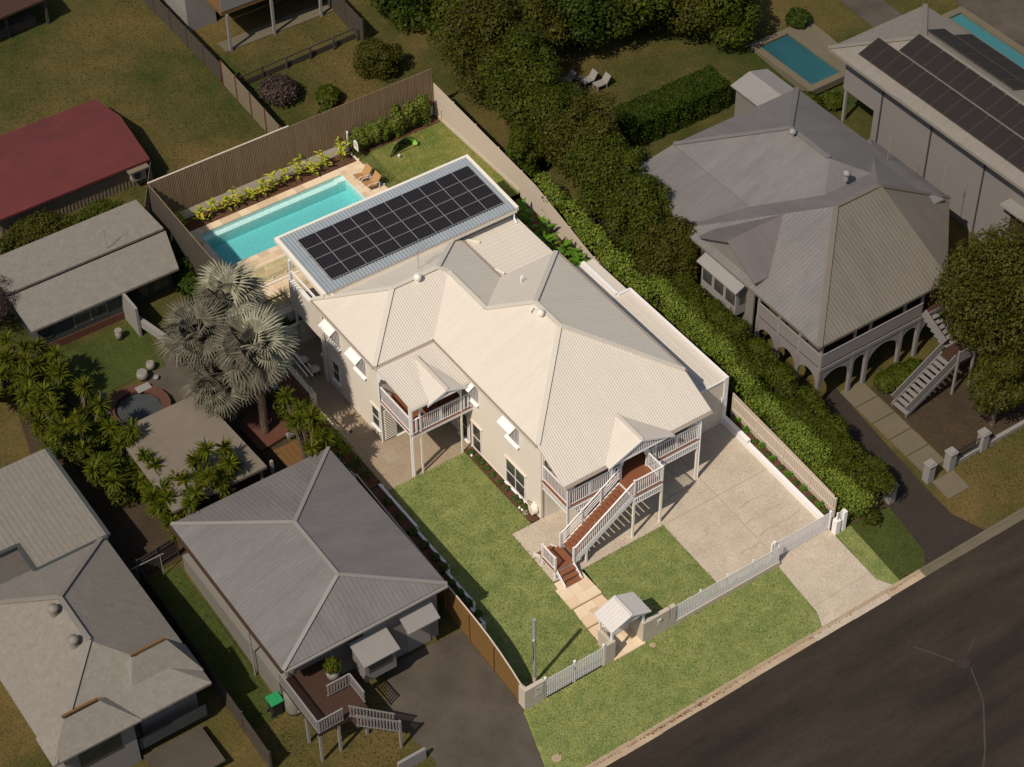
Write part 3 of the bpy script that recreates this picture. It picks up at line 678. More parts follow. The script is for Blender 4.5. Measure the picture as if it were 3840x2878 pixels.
MB().prism([(4.94, -.235, E5-.10), (6.135, -.235, RZ-.09), (7.33, -.235, E5-.10), (7.33, -.235, E5+.0), (6.135, -.235, RZ+.03), (4.94, -.235, E5+.0)], (0, .02, 0)).build('barge_board', 'white', gh)
for i in range(16):
    x = 5.25+1.78*i/15; zt_ = RZ-.12-abs(x-6.135)*.4; bx('gable_batten', 'white', gh, x-.02, x+.02, -.10, -.07, E5-.06, zt_)
pickets(gh, 5.30, 6.96, 1.0, .15, 1.25, step=.1)
for z in (.3, 1.08): bx('gate_rail', 'white', gh, 5.30, 6.96, 1.015, 1.05, z, z+.05)
bx('intercom', 'white', gh, 7.86, 8.02, -.16, -.12, 1.02, 1.14)
MB().box(7.84, 7.90, -.19, -.16, 1.10, 1.22).box(7.97, 8.03, -.19, -.16, 1.10, 1.22).build('spotlight', 'white', gh)
bx('letter_plate', 'sign', gh, 7.80, 8.06, -.13, -.12, .74, .90)
pf = empty('picket_fence', (12.3, -.02, 0), 'long white picket fence on a low rendered wall along the front lawn', 'fence')
bx('base_wall', 'taupe', pf, 8.99, 15.70, -.12, .06, -.35, .26)
pickets(pf, 9.0, 15.66, -.05, .28, 1.40)
for z in (.40, 1.20): bx('rail', 'white', pf, 9.0, 15.66, -.035, .01, z, z+.05)
for x in (10.6, 12.3, 13.95, 15.60): bx('post', 'white', pf, x, x+.07, .012, .08, .26, 1.41)
sg = empty('sliding_gate', (17.5, .3, 0), 'white picket sliding gate across the driveway', 'gate')
pickets(sg, 15.75, 19.28, .32, .05, 1.30)
for z in (.12, 1.14): bx('rail', 'white', sg, 15.7, 19.3, .335, .375, z, z+.06)
bx('gate_post', 'white', sg, 15.55, 15.67, .26, .42, 0, 1.42); bx('gate_post', 'white', sg, 15.40, 15.48, .26, .36, 0, 1.40)
bx('gate_post', 'white', sg, 19.28, 19.38, .26, .40, 0, 1.35)
gp = empty('gate_pier', (19.6, -.1, -.05), 'pair of white rendered piers with a short picket panel at the driveway corner', 'pillar')
bx('pier', 'white', gp, 19.32, 19.62, -.20, .12, -.3, .95); bx('pier', 'white', gp, 19.78, 20.0, -.20, .06, -.3, 1.38)
pickets(gp, 19.42, 19.77, -.05, .95, 1.45, step=.07, w=.045)
bx('post', 'white', gp, 19.40, 19.47, -.10, -.02, .95, 1.50)
# garden wall on the driveway side
gw = empty('garden_wall', (19.3, 5, .3), 'low white rendered garden wall along the driveway', 'wall')
MB().prism([(19.22, .85, -.1), (19.22, 6.9, .3), (19.22, 6.9, .74), (19.22, .85, .42)], (.24, 0, 0)).build('wall', 'white', gw)
MB().prism([(19.22, 6.902, .2), (19.22, 8.98, .4), (19.22, 8.98, 1.06), (19.22, 6.902, .98)], (.24, 0, 0)).build('upper_wall', 'white', gw)
# power pole and pit covers
pole = empty('power_pole', (1.23, .9, .05), 'slim grey steel power pole standing behind the front fence', 'pole')
MB().cyl((1.23, .9, -.1), (1.23, .9, .55), .10, .10, 12).build('base', 'fence', pole)
MB().cyl((1.23, .9, .551), (1.23, .9, 3.3), .085, .08, 12).build('lower_shaft', 'galv', pole)
MB().cyl((1.23, .9, 3.301), (1.23, .9, 4.9), .10, .095, 12).build('upper_shaft', 'galv', pole)
MB().tube([(1.13, .84, 3.5), (1.10, .83, 3.2), (1.12, .84, 2.6), (1.13, .86, 1.9)], .014).build('service_cable', 'black', pole)
bx('bracket', 'white', pole, 1.10, 1.16, .78, .84, 3.42, 3.54)
for (x, y, w, n_, lab) in ((-.25, -3.0, .5, 'utility_pit', 'small brown pit cover in the verge by the left driveway'), (7.35, -.45, .35, 'valve_cover', 'small square valve cover in the verge beside the gatehouse')):
    o = MB().lathe((x, y, gy(y)), [(w/2, -.02), (w/2, .015), (w/2-.03, .022)], 10).build(n_, 'kerb'); tag(o, lab, 'cover')
for (x, y, r, lab) in ((15.67, -6.0, .42, 'darker round manhole in the road nearer the kerb'), (19.33, -9.7, .36, 'pale round manhole with sealed cracks farther out in the road')):
    o = MB().lathe((x, y, -.545), [(r, 0), (r, .006), (r*.8, .008), (r*.55, .006)], 20).build('manhole_cover', 'n_brick'); tag(o, lab, 'manhole')
# sealed cracks on the road, as thin strips of bitumen
for pts in ([(18.0, -7.6), (18.6, -8.6), (19.0, -9.4)], [(19.4, -10.2), (18.5, -12.0), (16.5, -14.2), (14.0, -16.3), (11.5, -18.2)], [(20.0, -9.4), (20.9, -8.9)]):
    mb = MB()
    for p, q in zip(pts, pts[1:]):
        d = (Vector(q)-Vector(p)).normalized(); s = Vector((-d.y, d.x))*(.03+.03*rnd.random())
        mb.poly([(p[0]+s.x, p[1]+s.y, -.541), (p[0]-s.x, p[1]-s.y, -.541), (q[0]-s.x, q[1]-s.y, -.541), (q[0]+s.x, q[1]+s.y, -.541)])
    mb.build('crack_seal', 'n_crack', bpy.data.objects['road'])

# ================================================================== main house
H = empty('weatherboard_house', (10, 14, .58), 'cream two storey weatherboard house with corrugated hip roof and white verandahs', 'house')
# --- walls with lapped boards
def board_mesh(length):
    mb = MB(); h = .182                       # local: x along wall, y outwards (-y = proud), z up
    mb.prism([(0, 0, 0), (0, -.022, 0), (0, -.006, h), (0, 0, h)], (length, 0, 0)); return mb.mesh('board', 'wall')
def clad(parent, p0, ang, length, z0, z1):
    me = board_mesh(length); n = int((z1-z0)/.18)
    for i in range(n):
        w = Matrix.Translation((p0[0], p0[1], z0+i*.18)) @ Matrix.Rotation(ang, 4, 'Z')
        link(bpy.data.objects.new('board', me), parent, w)
WZ = 6.02
wl = bx('wall', 'wall', H, 7.36, 7.56, 9.0, 18.3, .45, WZ)
clad(wl, (7.36, 18.3), R(-90), 9.3, .60, WZ)
ww = bx('wall', 'wall', H, 3.66, 3.86, 18.42, 24.5, .45, WZ)
clad(ww, (3.66, 24.5), R(-90), 6.1, .60, WZ)
wf = bx('wall', 'wall', H, 3.68, 7.36, 18.40, 18.60, .45, WZ)
clad(wf, (3.68, 18.40), 0, 3.66, .60, WZ)
wfr = bx('wall', 'wall', H, 7.58, 16.1, 9.01, 9.2, .45, 5.6)
clad(wfr, (7.58, 9.01), 0, 8.5, .60, 5.6)
bx('wall', 'wall', H, 15.9, 16.1, 9.21, 20.2, .45, WZ)
bx('wall', 'wall', H, 3.88, 16.1, 24.3, 24.5, .45, WZ)
for x, y in ((7.345, 9.0), (3.645, 18.40)): bx('corner_stop', 'wall', H, x-.035, x+.06, y-.04, y+.06, .45, WZ)
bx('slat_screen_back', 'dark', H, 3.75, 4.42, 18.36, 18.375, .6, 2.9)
for i in range(18): bar('screen_slat', 'cream', H, (3.73, 18.335, .70+i*.125), (4.42, 18.335, .70+i*.125), .075, .022)
bx('glass_door', 'pane', H, 4.5, 6.6, 18.355, 18.375, .62, 2.7); bx('door_frame', 'white', H, 4.42, 4.5, 18.34, 18.375, .6, 2.75)
bx('door_sill', 'white', H, 4.42, 6.7, 18.25, 18.375, .58, .62)
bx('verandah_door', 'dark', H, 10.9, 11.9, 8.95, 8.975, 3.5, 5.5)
for x in (8.6, 13.4): bx('verandah_window', 'pane', H, x, x+1.3, 8.95, 8.975, 4.1, 5.4)
bx('garage_panel', 'cream', H, 7.6, 8.9, 8.94, 8.97, .58, 2.9)
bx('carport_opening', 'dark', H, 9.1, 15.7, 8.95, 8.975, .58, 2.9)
bx('base_trim', 'cream', H, 7.30, 7.335, 9.0, 15.6, .52, .62)
# --- windows
def window(y0, y1, z0, z1, x, cols, rows, deep=.05):
    f = MB(); t = .06; xo = x-.075
    f.box(xo, x-.01, y0-t, y0, z0-t, z1+t).box(xo, x-.01, y1, y1+t, z0-t, z1+t).box(xo, x-.01, y0, y1, z1, z1+t).box(xo, x-.01, y0, y1, z0-t, z0)
    for i in range(1, cols): ym = y0+(y1-y0)*i/cols; f.box(xo+.01, x-.015, ym-.025, ym+.025, z0, z1)
    for j in range(1, rows): zm = z0+(z1-z0)*j/rows; f.box(xo+.012, x-.016, y0, y1, zm-.022, zm+.022)
    w = f.build('window', 'white', H)
    for i in range(cols):
        for j in range(rows):
            a, b = y0+(y1-y0)*i/cols, y0+(y1-y0)*(i+1)/cols; c, d = z0+(z1-z0)*j/rows, z0+(z1-z0)*(j+1)/rows
            bx('pane', 'pane', w, x-.045, x-.030, a+.02, b-.02, c+.02, d-.02)
    bx('sill', 'white', w, x-.15, x-.02, y0-.1, y1+.1, z0-.11, z0-.065)
    bx('head_flashing', 'wall', w, x-.12, x-.02, y0-.16, y1+.16, z1+.075, z1+.12)
window(10.45, 12.10, .72, 2.48, 7.36, 2, 2)
window(14.50, 15.22, .66, 2.48, 7.36, 1, 2)
window(15.75, 16.55, .66, 2.48, 7.36, 1, 2)
window(18.62, 19.28, 1.28, 2.68, 3.66, 1, 2)
window(22.68, 23.32, 1.42, 2.78, 3.66, 1, 2)
def hooded(y0, y1, x, zs=4.30):
    f = MB().box(x-.06, x-.012, y0, y1, zs, 5.35).build('window', 'white', H)
    bx('pane', 'pane', f, x-.075, x-.062, y0+.07, y1-.07, zs+.07, 5.3)
    zt_, zo, xo = 5.93, 5.52, x-.64
    MB().prism([(x-.02, y0-.10, zt_), (xo, y0-.10, zo), (xo, y0-.10, zo-.03), (x-.02, y0-.10, zt_-.03)], (0, y1-y0+.2, 0)).build('hood', 'white', f)
    for s in (y0-.08, y1+.05):
        for k in range(6):
            xa = x-.03-.42*k/5*.98; ztk = zt_-(zt_-zo)*(x-xa)/.64-.05; bx('hood_slat', 'white', f, xa-.02, xa+.012, s, s+.03, zs+.02+ .95*((x-xa)/.45), ztk)
        bar('hood_bracket', 'white', f, (x-.02, s+.015, zs+.03), (xo+.03, s+.015, zo-.05), .03, .035)
    MB().prism([(x-.01, y0-.12, zs-.02), (x-.20, y0-.12, zs-.10), (x-.20, y0-.12, zs-.15), (x-.01, y0-.12, zs-.12)], (0, y1-y0+.24, 0)).build('sill', 'white', f)
hooded(11.03, 11.95, 7.36); hooded(14.72, 15.45, 7.36)
hooded(19.80, 20.70, 3.66); hooded(22.42, 23.35, 3.66)
# --- roof
e = 6.17
FL, P1, P2, V_, W_, IC = (7.1, 8.98, e), (11.73, 13.61, 8.277), (11.73, 15.77, 8.277), (9.885, 17.615, 7.437), (9.885, 21.205, 7.437), (7.1, 18.42, e)
FR, RR_, X_, Y_, R_ = (16.36, 8.98, e), (16.36, 20.4, e), (12.67, 20.4, e), (12.67, 24.75, e), (9.49, 21.6, 7.617)
WFL, WL, WRL = (3.45, 18.42, e), (6.63, 21.6, 7.617), (3.45, 24.75, e)
EL, ER = (7.1, 6.72, 5.142), (16.36, 6.72, 5.142)
RF = roof_solid('roof', [([FL, P1, P2, V_, W_, IC], 1), ([EL, FL, P1, FR, ER], 0), ([FR, P1, P2, RR_], 1), ([P2, RR_, X_, V_], 0), ([V_, X_, Y_, R_, W_], 1),
    ([WFL, IC, W_, R_, WL], 0), ([WFL, WL, WRL], 1), ([WL, R_, Y_, WRL], 0)], ['roof_x', 'roof_y', 'cap'], H, .14, 2)
corr_sheets(RF, [([FL, P1, P2, V_, W_, IC], 'Y', 'roof_y'), ([EL, FL, P1, FR, ER], 'X', 'roof_x'), ([FR, P1, P2, RR_], 'Y', 'roof_y'), ([P2, RR_, X_, V_], 'X', 'roof_x'), ([V_, X_, Y_, R_, W_], 'Y', 'roof_y'),
    ([WFL, IC, W_, R_, WL], 'X', 'roof_x'), ([WFL, WL, WRL], 'Y', 'roof_y'), ([WL, R_, Y_, WRL], 'X', 'roof_x')])
caps(RF, [(FL, P1), (P1, FR), (P1, P2), (P2, RR_), (P2, V_), (V_, W_), (WFL, WL), (WL, WRL), (WL, R_), (R_, Y_), (R_, W_)])
for p, q in ((FL, IC), (WFL, IC), (EL, ER), (WFL, WRL), (FR, RR_), (X_, Y_)):
    p, q = Vector(p), Vector(q); d = (q-p).normalized(); n = Vector((0, 0, 1)).cross(d)
    c = Vector((10.5, 14.5, 0)); n = n if (p-c).dot(n) > 0 else -n
    if p == Vector(WFL) and q == Vector(IC): n = Vector((0, -1, 0))
    if p == Vector(X_): n = Vector((1, 0, 0))
    a, b = p+n*.07+Vector((0, 0, -.09)), q+n*.07+Vector((0, 0, -.09))
    bar('gutter', 'cap', RF, a, b, .12, .12); bar('gutter_channel', 'gutter', RF, a+Vector((0, 0, .061)), b+Vector((0, 0, .061)), .07, .006)
def whirly(x, y, z, s=1.0):
    w = MB().cyl((x, y, z-.25), (x, y, z+.10), .12*s, .12*s, 12).build('roof_ventilator', 'white', RF)
    MB().lathe((x, y, z+.10), [(.14*s, 0), (.20*s, .06), (.22*s, .14), (.19*s, .23), (.10*s, .30), (.02, .32)], 16).build('ventilator_dome', 'cream', w, True)
    for k in range(12):
        t = k*math.pi/6; bar('vane', 'white', w, (x+.2*s*math.cos(t), y+.2*s*math.sin(t), z+.12), (x+.2*s*math.cos(t+.3), y+.2*s*math.sin(t+.3), z+.36), .012, .05)
whirly(11.42, 14.85, 8.17); whirly(8.1, 21.4, 7.58)
for x, y, z in ((11.2, 15.4, 8.03), (12.87, 18.7, 6.95)):
    MB().tube([(x, y, z-.1), (x, y, z+.32), (x+.12, y+.03, z+.40)], .04, 8).build('vent_pipe', 'white', RF)
an = empty('tv_antenna', (8.85, 22.5, 7.2), 'thin yagi television antenna on the cream rear roof slope', 'antenna')
MB().cyl((8.85, 22.5, 7.15), (8.85, 22.5, 8.5), .02, .02, 8).build('mast', 'galv', an)
mb = MB(); mb.bar((8.5, 22.4, 8.42), (9.6, 22.75, 8.42), .02, .02)
for i in range(8):
    x = 8.55+.14*i; y = 22.4+.045*i; mb.bar((x+.08, y-.26, 8.42), (x-.08, y+.26, 8.42), .012, .012)
mb.build('elements', 'galv', an)
# rear low roof and rear block
sk = roof_solid('rear_roof', [([(12.62, 20.3, 5.86), (16.42, 20.3, 5.86), (16.42, 27.5, 5.98), (12.62, 27.5, 5.98)], 0)], ['roof_x'], H, .18)
for i in range(24):
    y = 20.4+.29*i; bx('roof_rib', 'cream', sk, 12.7, 16.38, y, y+.03, 5.875+(y-20.3)*.0167, 5.89+(y-20.3)*.0167)
bx('rear_wall', 'wall', H, 12.8, 16.2, 20.5, 27.4, .5, 5.68)
mb = MB()
for i in range(8): mb.cyl((12.9, 21.9+.0*i, 5.9), (12.9, 21.9, 5.93), .01, .01, 4)
bar('roof_box', 'cream', sk, (12.85, 24.35, 6.02), (13.5, 23.6, 6.0), .12, .10); bar('roof_box', 'cream', sk, (12.95, 21.3, 5.96), (13.15, 20.7, 5.96), .12, .10)
# --- front verandah
DZ = 3.50
def boards(parent, x0, x1, y0, y1, z, along='X', w=.14, mat='deck'):
    if along == 'X':
        n = round((y1-y0)/w)
        for i in range(n): a = y0+(y1-y0)*i/n; bx('deck_board', mat, parent, x0, x1, a+.003, y0+(y1-y0)*(i+1)/n-.003, z-.03, z)
    else:
        n = round((x1-x0)/w)
        for i in range(n): a = x0+(x1-x0)*i/n; bx('deck_board', mat, parent, a+.003, x0+(x1-x0)*(i+1)/n-.003, y0, y1, z-.03, z)
vd = bx('verandah_floor', 'white', H, 7.36, 15.66, 6.72, 8.99, DZ-.22, DZ-.035)
boards(vd, 7.30, 15.72, 6.66, 8.98, DZ)
BAL = [0]
def railing(p, q, zb, h=1.0, parent=None, step=.118, slope_bal=True, mat='white', name='railing', zb2=None, gap=.08, w=.034):
    """rails from p to q (xy), with upright balusters; zb..zb2 the floor heights at the two ends."""
    zb2 = zb if zb2 is None else zb2; par = parent or H
    l = math.hypot(q[0]-p[0], q[1]-p[1])
    t = bar(name, mat, par, (*p, zb+h-.03), (*q, zb2+h-.03), .075, .05)
    bar('bottom_rail', mat, t, (*p, zb+gap), (*q, zb2+gap), .045, .045)
    n = max(1, int(l/step))
    for i in range(n):
        s = (i+.5)/n; x, y = p[0]+(q[0]-p[0])*s, p[1]+(q[1]-p[1])*s; z = zb+(zb2-zb)*s
        bx('baluster', mat, t, x-w/2, x+w/2, y-w/2, y+w/2, z+gap, z+h-.05)
    return t
def post(x, y, z0, z1, s=.10, mat='white', name='post'):
    return bx(name, mat, H, x-s/2, x+s/2, y-s/2, y+s/2, z0, z1)
def frieze(p, q, z0, z1):
    t = bar('underfloor_screen', 'white', H, (*p, z1), (*q, z1), .05, .05); bar('bottom_rail', 'white', t, (*p, z0), (*q, z0), .05, .05)
    l = math.hypot(q[0]-p[0], q[1]-p[1]); n = int(l/.118)
    for i in range(n):
        s = (i+.5)/n; x, y = p[0]+(q[0]-p[0])*s, p[1]+(q[1]-p[1])*s; bx('slat', 'white', t, x-.022, x+.022, y-.022, y+.022, z0, z1)
VX = [7.42, 10.05, 10.62, 12.28, 12.80, 15.60]
for x in VX: post(x, 6.74, DZ, 5.06)
post(7.42, 8.95, DZ, 5.9); post(15.60, 8.95, DZ, 5.9)
for x in (7.42, 15.60): post(x, 6.74, .40, DZ-.22, .11, 'cream')
bar('eave_beam', 'white', H, (7.36, 6.76, 5.02), (15.66, 6.76, 5.02), .08, .16)
railing((7.48, 6.74), (10.0, 6.74), DZ, 1.08); railing((10.1, 6.74), (10.57, 6.74), DZ, 1.08, step=.2, w=.09)
railing((12.33, 6.74), (12.75, 6.74), DZ, 1.08, step=.2, w=.09); railing((12.85, 6.74), (15.55, 6.74), DZ, 1.08)
railing((7.42, 6.8), (7.42, 8.9), DZ, 1.08); railing((15.60, 6.8), (15.60, 8.9), DZ, 1.08)
for x in (8.7, 14.2): bx('fret_panel', 'white', H, x-.10, x+.10, 6.725, 6.755, DZ+.1, DZ+1.0)
frieze((7.4, 6.70), (12.3, 6.70), 2.88, 3.26); frieze((12.3, 6.70), (15.62, 6.70), 2.88, 3.26); frieze((7.40, 6.75), (7.40, 8.95), 2.88, 3.26)
def bracket(x, y, z, s, ax='x'):
    pts = [(0, 0), (0, -.62), (.05, -.62), (.07, -.50), (.14, -.44), (.12, -.36), (.22, -.22), (.34, -.16), (.44, -.05), (.44, 0)]
    mb = MB()
    if ax == 'x': mb.prism([(x+s*a, y, z+b) for a, b in pts], (0, .035, 0))
    else: mb.prism([(x, y+s*a, z+b) for a, b in pts], (.035, 0, 0))
    mb.build('fret_bracket', 'white', H)
bracket(7.48, 6.74, 4.95, 1); bracket(10.67, 6.74, 4.95, 1); bracket(12.23, 6.74, 4.95, -1); bracket(15.54, 6.74, 4.95, -1); bracket(7.42, 8.88, 5.6, -1, 'y')
# gablet over the stair head
def gablet(xm, half, yf, zr, ze, yb_r, yb_e, lab=True):
    roof_solid('gablet_roof', [([(xm-half, yf, ze), (xm, yf, zr), (xm, yb_r, zr), (xm-half, yb_e, ze)], 1), ([(xm+half, yf, ze), (xm, yf, zr), (xm, yb_r, zr), (xm+half, yb_e, ze)], 1)], ['roof_x', 'roof_y', 'white'], H, .05, 2)
    corr_sheets(H, [([(xm-half, yf, ze), (xm, yf, zr), (xm, yb_r, zr), (xm-half, yb_e, ze)], 'Y', 'roof_y'), ([(xm+half, yf, ze), (xm, yf, zr), (xm, yb_r, zr), (xm+half, yb_e, ze)], 'Y', 'roof_y')], name='gablet_sheet')
    bar('ridge_cap', 'cap', H, (xm, yf, zr+.045), (xm, yb_r, zr+.045), .2, .04)
    MB().prism([(xm-half-.06, yf-.02, ze-.16), (xm, yf-.02, zr-.12), (xm+half+.06, yf-.02, ze-.16), (xm+half+.06, yf-.02, ze-.0), (xm, yf-.02, zr+.03), (xm-half-.06, yf-.02, ze-.0)], (0, .03, 0)).build('barge_board', 'white', H)
    bx('tie_beam', 'white', H, xm-half+.35, xm+half-.35, yf+.02, yf+.08, ze-.06, ze+.03)
    n = int(half*2/.12)
    for i in range(n):
        x = xm-half+.2+(2*half-.4)*i/(n-1); z1 = zr-.12-abs(x-xm)/half*(zr-ze)
        if z1 > ze+.06: bx('gable_batten', 'white', H, x-.02, x+.02, yf+.03, yf+.06, ze+.03, z1)
gablet(11.68, 2.02, 6.42, 6.0, 5.16, 8.62, 6.76)
# landing and stairs
LX0, LX1, LY0, LY1 = 10.48, 12.36, 5.40, 6.68
ld = bx('stair_landing', 'white', H, LX0+.02, LX1-.03, LY0+.02, LY1, DZ-.24, DZ-.035)
boards(ld, LX0, LX1+.03, LY0-.03, LY1-.02, DZ)
for x in (LX0+.06, LX1-.07):
    post(x, LY0+.06, .32, DZ-.245, .11, 'cream'); post(x, LY0+.06, DZ, DZ+1.10, .10)
post(LX0+.10, LY1+.02, DZ, DZ+1.10, .10)
railing((LX0+.12, LY0+.06), (LX1-.12, LY0+.06), DZ, 1.05); railing((LX1-.07, LY0+.12), (LX1-.07, LY1-.02), DZ, 1.05)
frieze((LX0+.06, LY0+.02), (LX1-.07, LY0+.02), 2.86, 3.24)
S0, S1, ZL = 10.46, 6.80, .98                      # stair runs down towards -x
NT = 15
stp = MB()
for y in (LY0+.03, 6.58):
    stp.prism([(S0, y, DZ-.02), (S0, y, DZ-.34), (S1+.0, y, ZL-.34), (S1, y, ZL-.02)], (0, .045, 0))
st = stp.build('stair', 'white', H)
for i in range(NT):
    s = (i+1)/(NT+1); x = S0+(S1-S0)*s; z = DZ+(ZL-DZ)*s
    bx('tread', 'deck', st, x-.06, x+.20, LY0+.08, 6.575, z-.04, z)
for y, nm in ((LY0+.05, 'near'), (6.60, 'far')):
    if nm == 'near': railing((S1+.04, y), (S0-.02, y), ZL-.06, 1.0, zb2=DZ-.02, gap=.12)
    else:
        t = bar('handrail', 'white', H, (S1+.04, y, ZL+.95), (S0, y, DZ+1.0), .06, .06)
        for k in (.28, .47, .66): bar('mid_rail', 'white', t, (S1+.04, y, ZL+k), (S0, y, DZ+k+.04), .03, .045)
for s in (0, .36, .68): x = S1+(S0-S1)*s; z = ZL+(DZ-ZL)*s; post(x+.02, 6.60, z-.2, z+1.06, .09)
post(S1+.02, LY0+.05, .4, ZL+1.02, .10); post(7.62, LY0+.07, .38, 1.25, .10)
# lower landing with steps to the path and to the lawn side
ll = bx('lower_landing', 'white', H, 5.66, 6.84, 5.44, 6.66, ZL-.20, ZL-.035)
boards(ll, 5.62, 6.86, 5.40, 6.70, ZL)
post(5.70, 5.48, .3, ZL+.98, .10); post(5.70, 6.56, .3, ZL+.98, .10)
railing((5.70, 5.54), (5.70, 6.50), ZL, .95)
fs = MB()
for x in (5.74, 6.76): fs.prism([(x, 5.40, ZL), (x, 5.40, ZL-.25), (x, 4.66, .30), (x, 4.66, .48)], (.05, 0, 0))
fs = fs.build('foot_steps', 'white', H)
for i in range(3): bx('tread', 'deck', fs, 5.80, 6.75, 5.14-.245*i, 5.42-.245*i-.01, ZL-.19*(i+1)-.04, ZL-.19*(i+1))
bs = MB()
for x in (5.66, 6.70): bs.prism([(x, 6.70, ZL-.02), (x, 6.70, ZL-.26), (x, 7.3, .42), (x, 7.3, .62)], (.05, 0, 0))
bs = bs.build('foot_steps', 'white', H)
for i in range(2): bx('tread', 'deck', bs, 5.72, 6.69, 6.72+.26*i, 6.98+.26*i, ZL-.2*(i+1)-.04, ZL-.2*(i+1))
# --- side balcony
BZ = 3.68
bf = bx('balcony_floor', 'white', H, 3.62, 7.34, 15.22, 18.38, BZ-.26, BZ-.035)
boards(bf, 3.58, 7.34, 15.20, 18.36, BZ, 'Y')
for x, y in ((3.64, 15.26), (4.14, 15.26), (6.64, 15.26), (7.26, 15.26)): post(x, y, BZ, 5.74, .09)
for x, y in ((3.64, 15.26), (4.14, 15.26), (6.64, 15.26)): post(x, y, .55, BZ-.265, .09, 'cream')
MB().cyl((3.56, 15.34, .56), (3.56, 15.34, 5.8), .045, .045, 8).build('downpipe', 'white', H)
railing((4.19, 15.26), (6.59, 15.26), BZ, 1.05); railing((3.64, 15.32), (3.64, 18.3), BZ, 1.05)
railing((3.69, 15.26), (4.09, 15.26), BZ, 1.05, step=.2, w=.1); railing((6.69, 15.26), (7.21, 15.26), BZ, 1.05, step=.25, w=.11)
bx('fret_panel', 'white', H, 5.3, 5.5, 15.25, 15.27, BZ+.1, BZ+1.0)
MB().prism([(3.60, 15.2, 5.55), (3.60, 18.38, 5.75), (3.60, 18.38, 6.0), (3.60, 15.2, 5.80)], (.05, 0, 0)).build('side_valance', 'white', H)
MB().prism([(3.60, 18.36, 5.75), (3.60, 17.6, 5.72), (3.60, 18.1, 5.45), (3.60, 18.36, 4.9)], (.05, 0, 0)).build('fret_bracket', 'white', H)
bar('balcony_beam', 'white', H, (3.62, 15.24, 5.68), (7.3, 15.24, 5.68), .08, .16)
br = roof_solid('balcony_roof', [([(3.50, 15.02, 5.80), (7.34, 15.02, 5.80), (7.34, 18.5, 6.04), (3.50, 18.5, 6.04)], 0)], ['roof_x', 'cap'], H, .06, 1)
corr_sheets(br, [([(3.50, 15.02, 5.80), (7.34, 15.02, 5.80), (7.34, 18.5, 6.04), (3.50, 18.5, 6.04)], 'X', 'roof_x')])
bar('gutter', 'cap', br, (3.50, 14.97, 5.74), (7.3, 14.97, 5.74), .10, .10)
gablet(5.60, 1.15, 14.86, 6.16, 5.74, 17.9, 15.0)
bracket(4.19, 15.26, 5.6, 1); bracket(6.59, 15.26, 5.6, -1)
bc = empty('balcony_chair', (5.6, 16.4, BZ), 'white shell chair on the side balcony', 'chair')
MB().prism([(5.3, 16.2, BZ+.42), (5.95, 16.2, BZ+.42), (6.2, 16.2, BZ+.95), (6.1, 16.2, BZ+.95), (5.85, 16.2, BZ+.50), (5.3, 16.2, BZ+.48)], (0, .6, 0)).build('shell', 'white', bc)
for x in (5.4, 5.9):
    for y in (16.25, 16.75): bx('leg', 'black', bc, x-.015, x+.015, y-.015, y+.015, BZ, BZ+.42)
bt = empty('balcony_bench', (4.2, 16.9, BZ), 'slatted brown timber bench along the side balcony rail', 'bench')
for i in range(10): bx('seat_slat', 'deck', bt, 4.05+.055*i, 4.09+.055*i, 15.9, 17.9, BZ+.42, BZ+.45)
for x in (4.08, 4.55):
    for y in (16.0, 17.8): bx('leg', 'deck', bt, x-.03, x+.03, y-.03, y+.03, BZ, BZ+.42)
# pipes at corners
MB().cyl((3.58, 18.36, .56), (3.58, 18.36, 6.0), .045, .045, 8).build('downpipe', 'white', H)
MB().cyl((3.57, 24.0, .56), (3.57, 24.0, 6.0), .05, .05, 8).build('downpipe', 'cream', H)
MB().cyl((15.72, 6.70, .45), (15.72, 6.70, 5.0), .045, .045, 8).build('downpipe', 'white', H)
MB().cyl((7.30, 6.70, .45), (7.30, 6.70, 5.0), .045, .045, 8).build('downpipe', 'cream', H)
# --- garage wing
GZ = 3.86
gb = bx('garage_wall', 'wall', H, 16.12, 19.30, 9.05, 20.9, .45, GZ-.06)
for i in range(22): bx('wall_board', 'wall', gb, 16.13+.144*i, 16.13+.144*(i+1)-.008, 9.03, 9.045, .57, GZ-.06)
bx('corner_trim', 'white', H, 19.16, 19.42, 8.97, 9.06, .45, 4.0); bx('garage_side', 'white', H, 19.32, 19.42, 9.06, 17.6, .45, 4.0)
gr = bx('garage_roof', 'roof_x', H, 16.12, 19.28, 9.06, 20.85, GZ-.055, GZ-.02)
for k in range(4): bx('roof_rib', 'roof_x', gr, 17.55+.40*k, 17.55+.40*k+.05, 9.1, 17.4, GZ-.02, GZ+.01)
bx('parapet', 'white', H, 18.58, 19.30, 17.50, 17.62, GZ-.3, 4.0); bx('parapet', 'white', H, 18.38, 18.62, 17.63, 20.85, GZ-.3, 4.02); bx('parapet', 'white', H, 17.4, 19.14, 8.99, 9.06, GZ-.05, 3.9)
MB().tube([(19.05, 9.0, 2.6), (19.05, 8.96, 2.5), (19.05, 8.96, 2.3)], .04).build('wall_light', 'white', H)
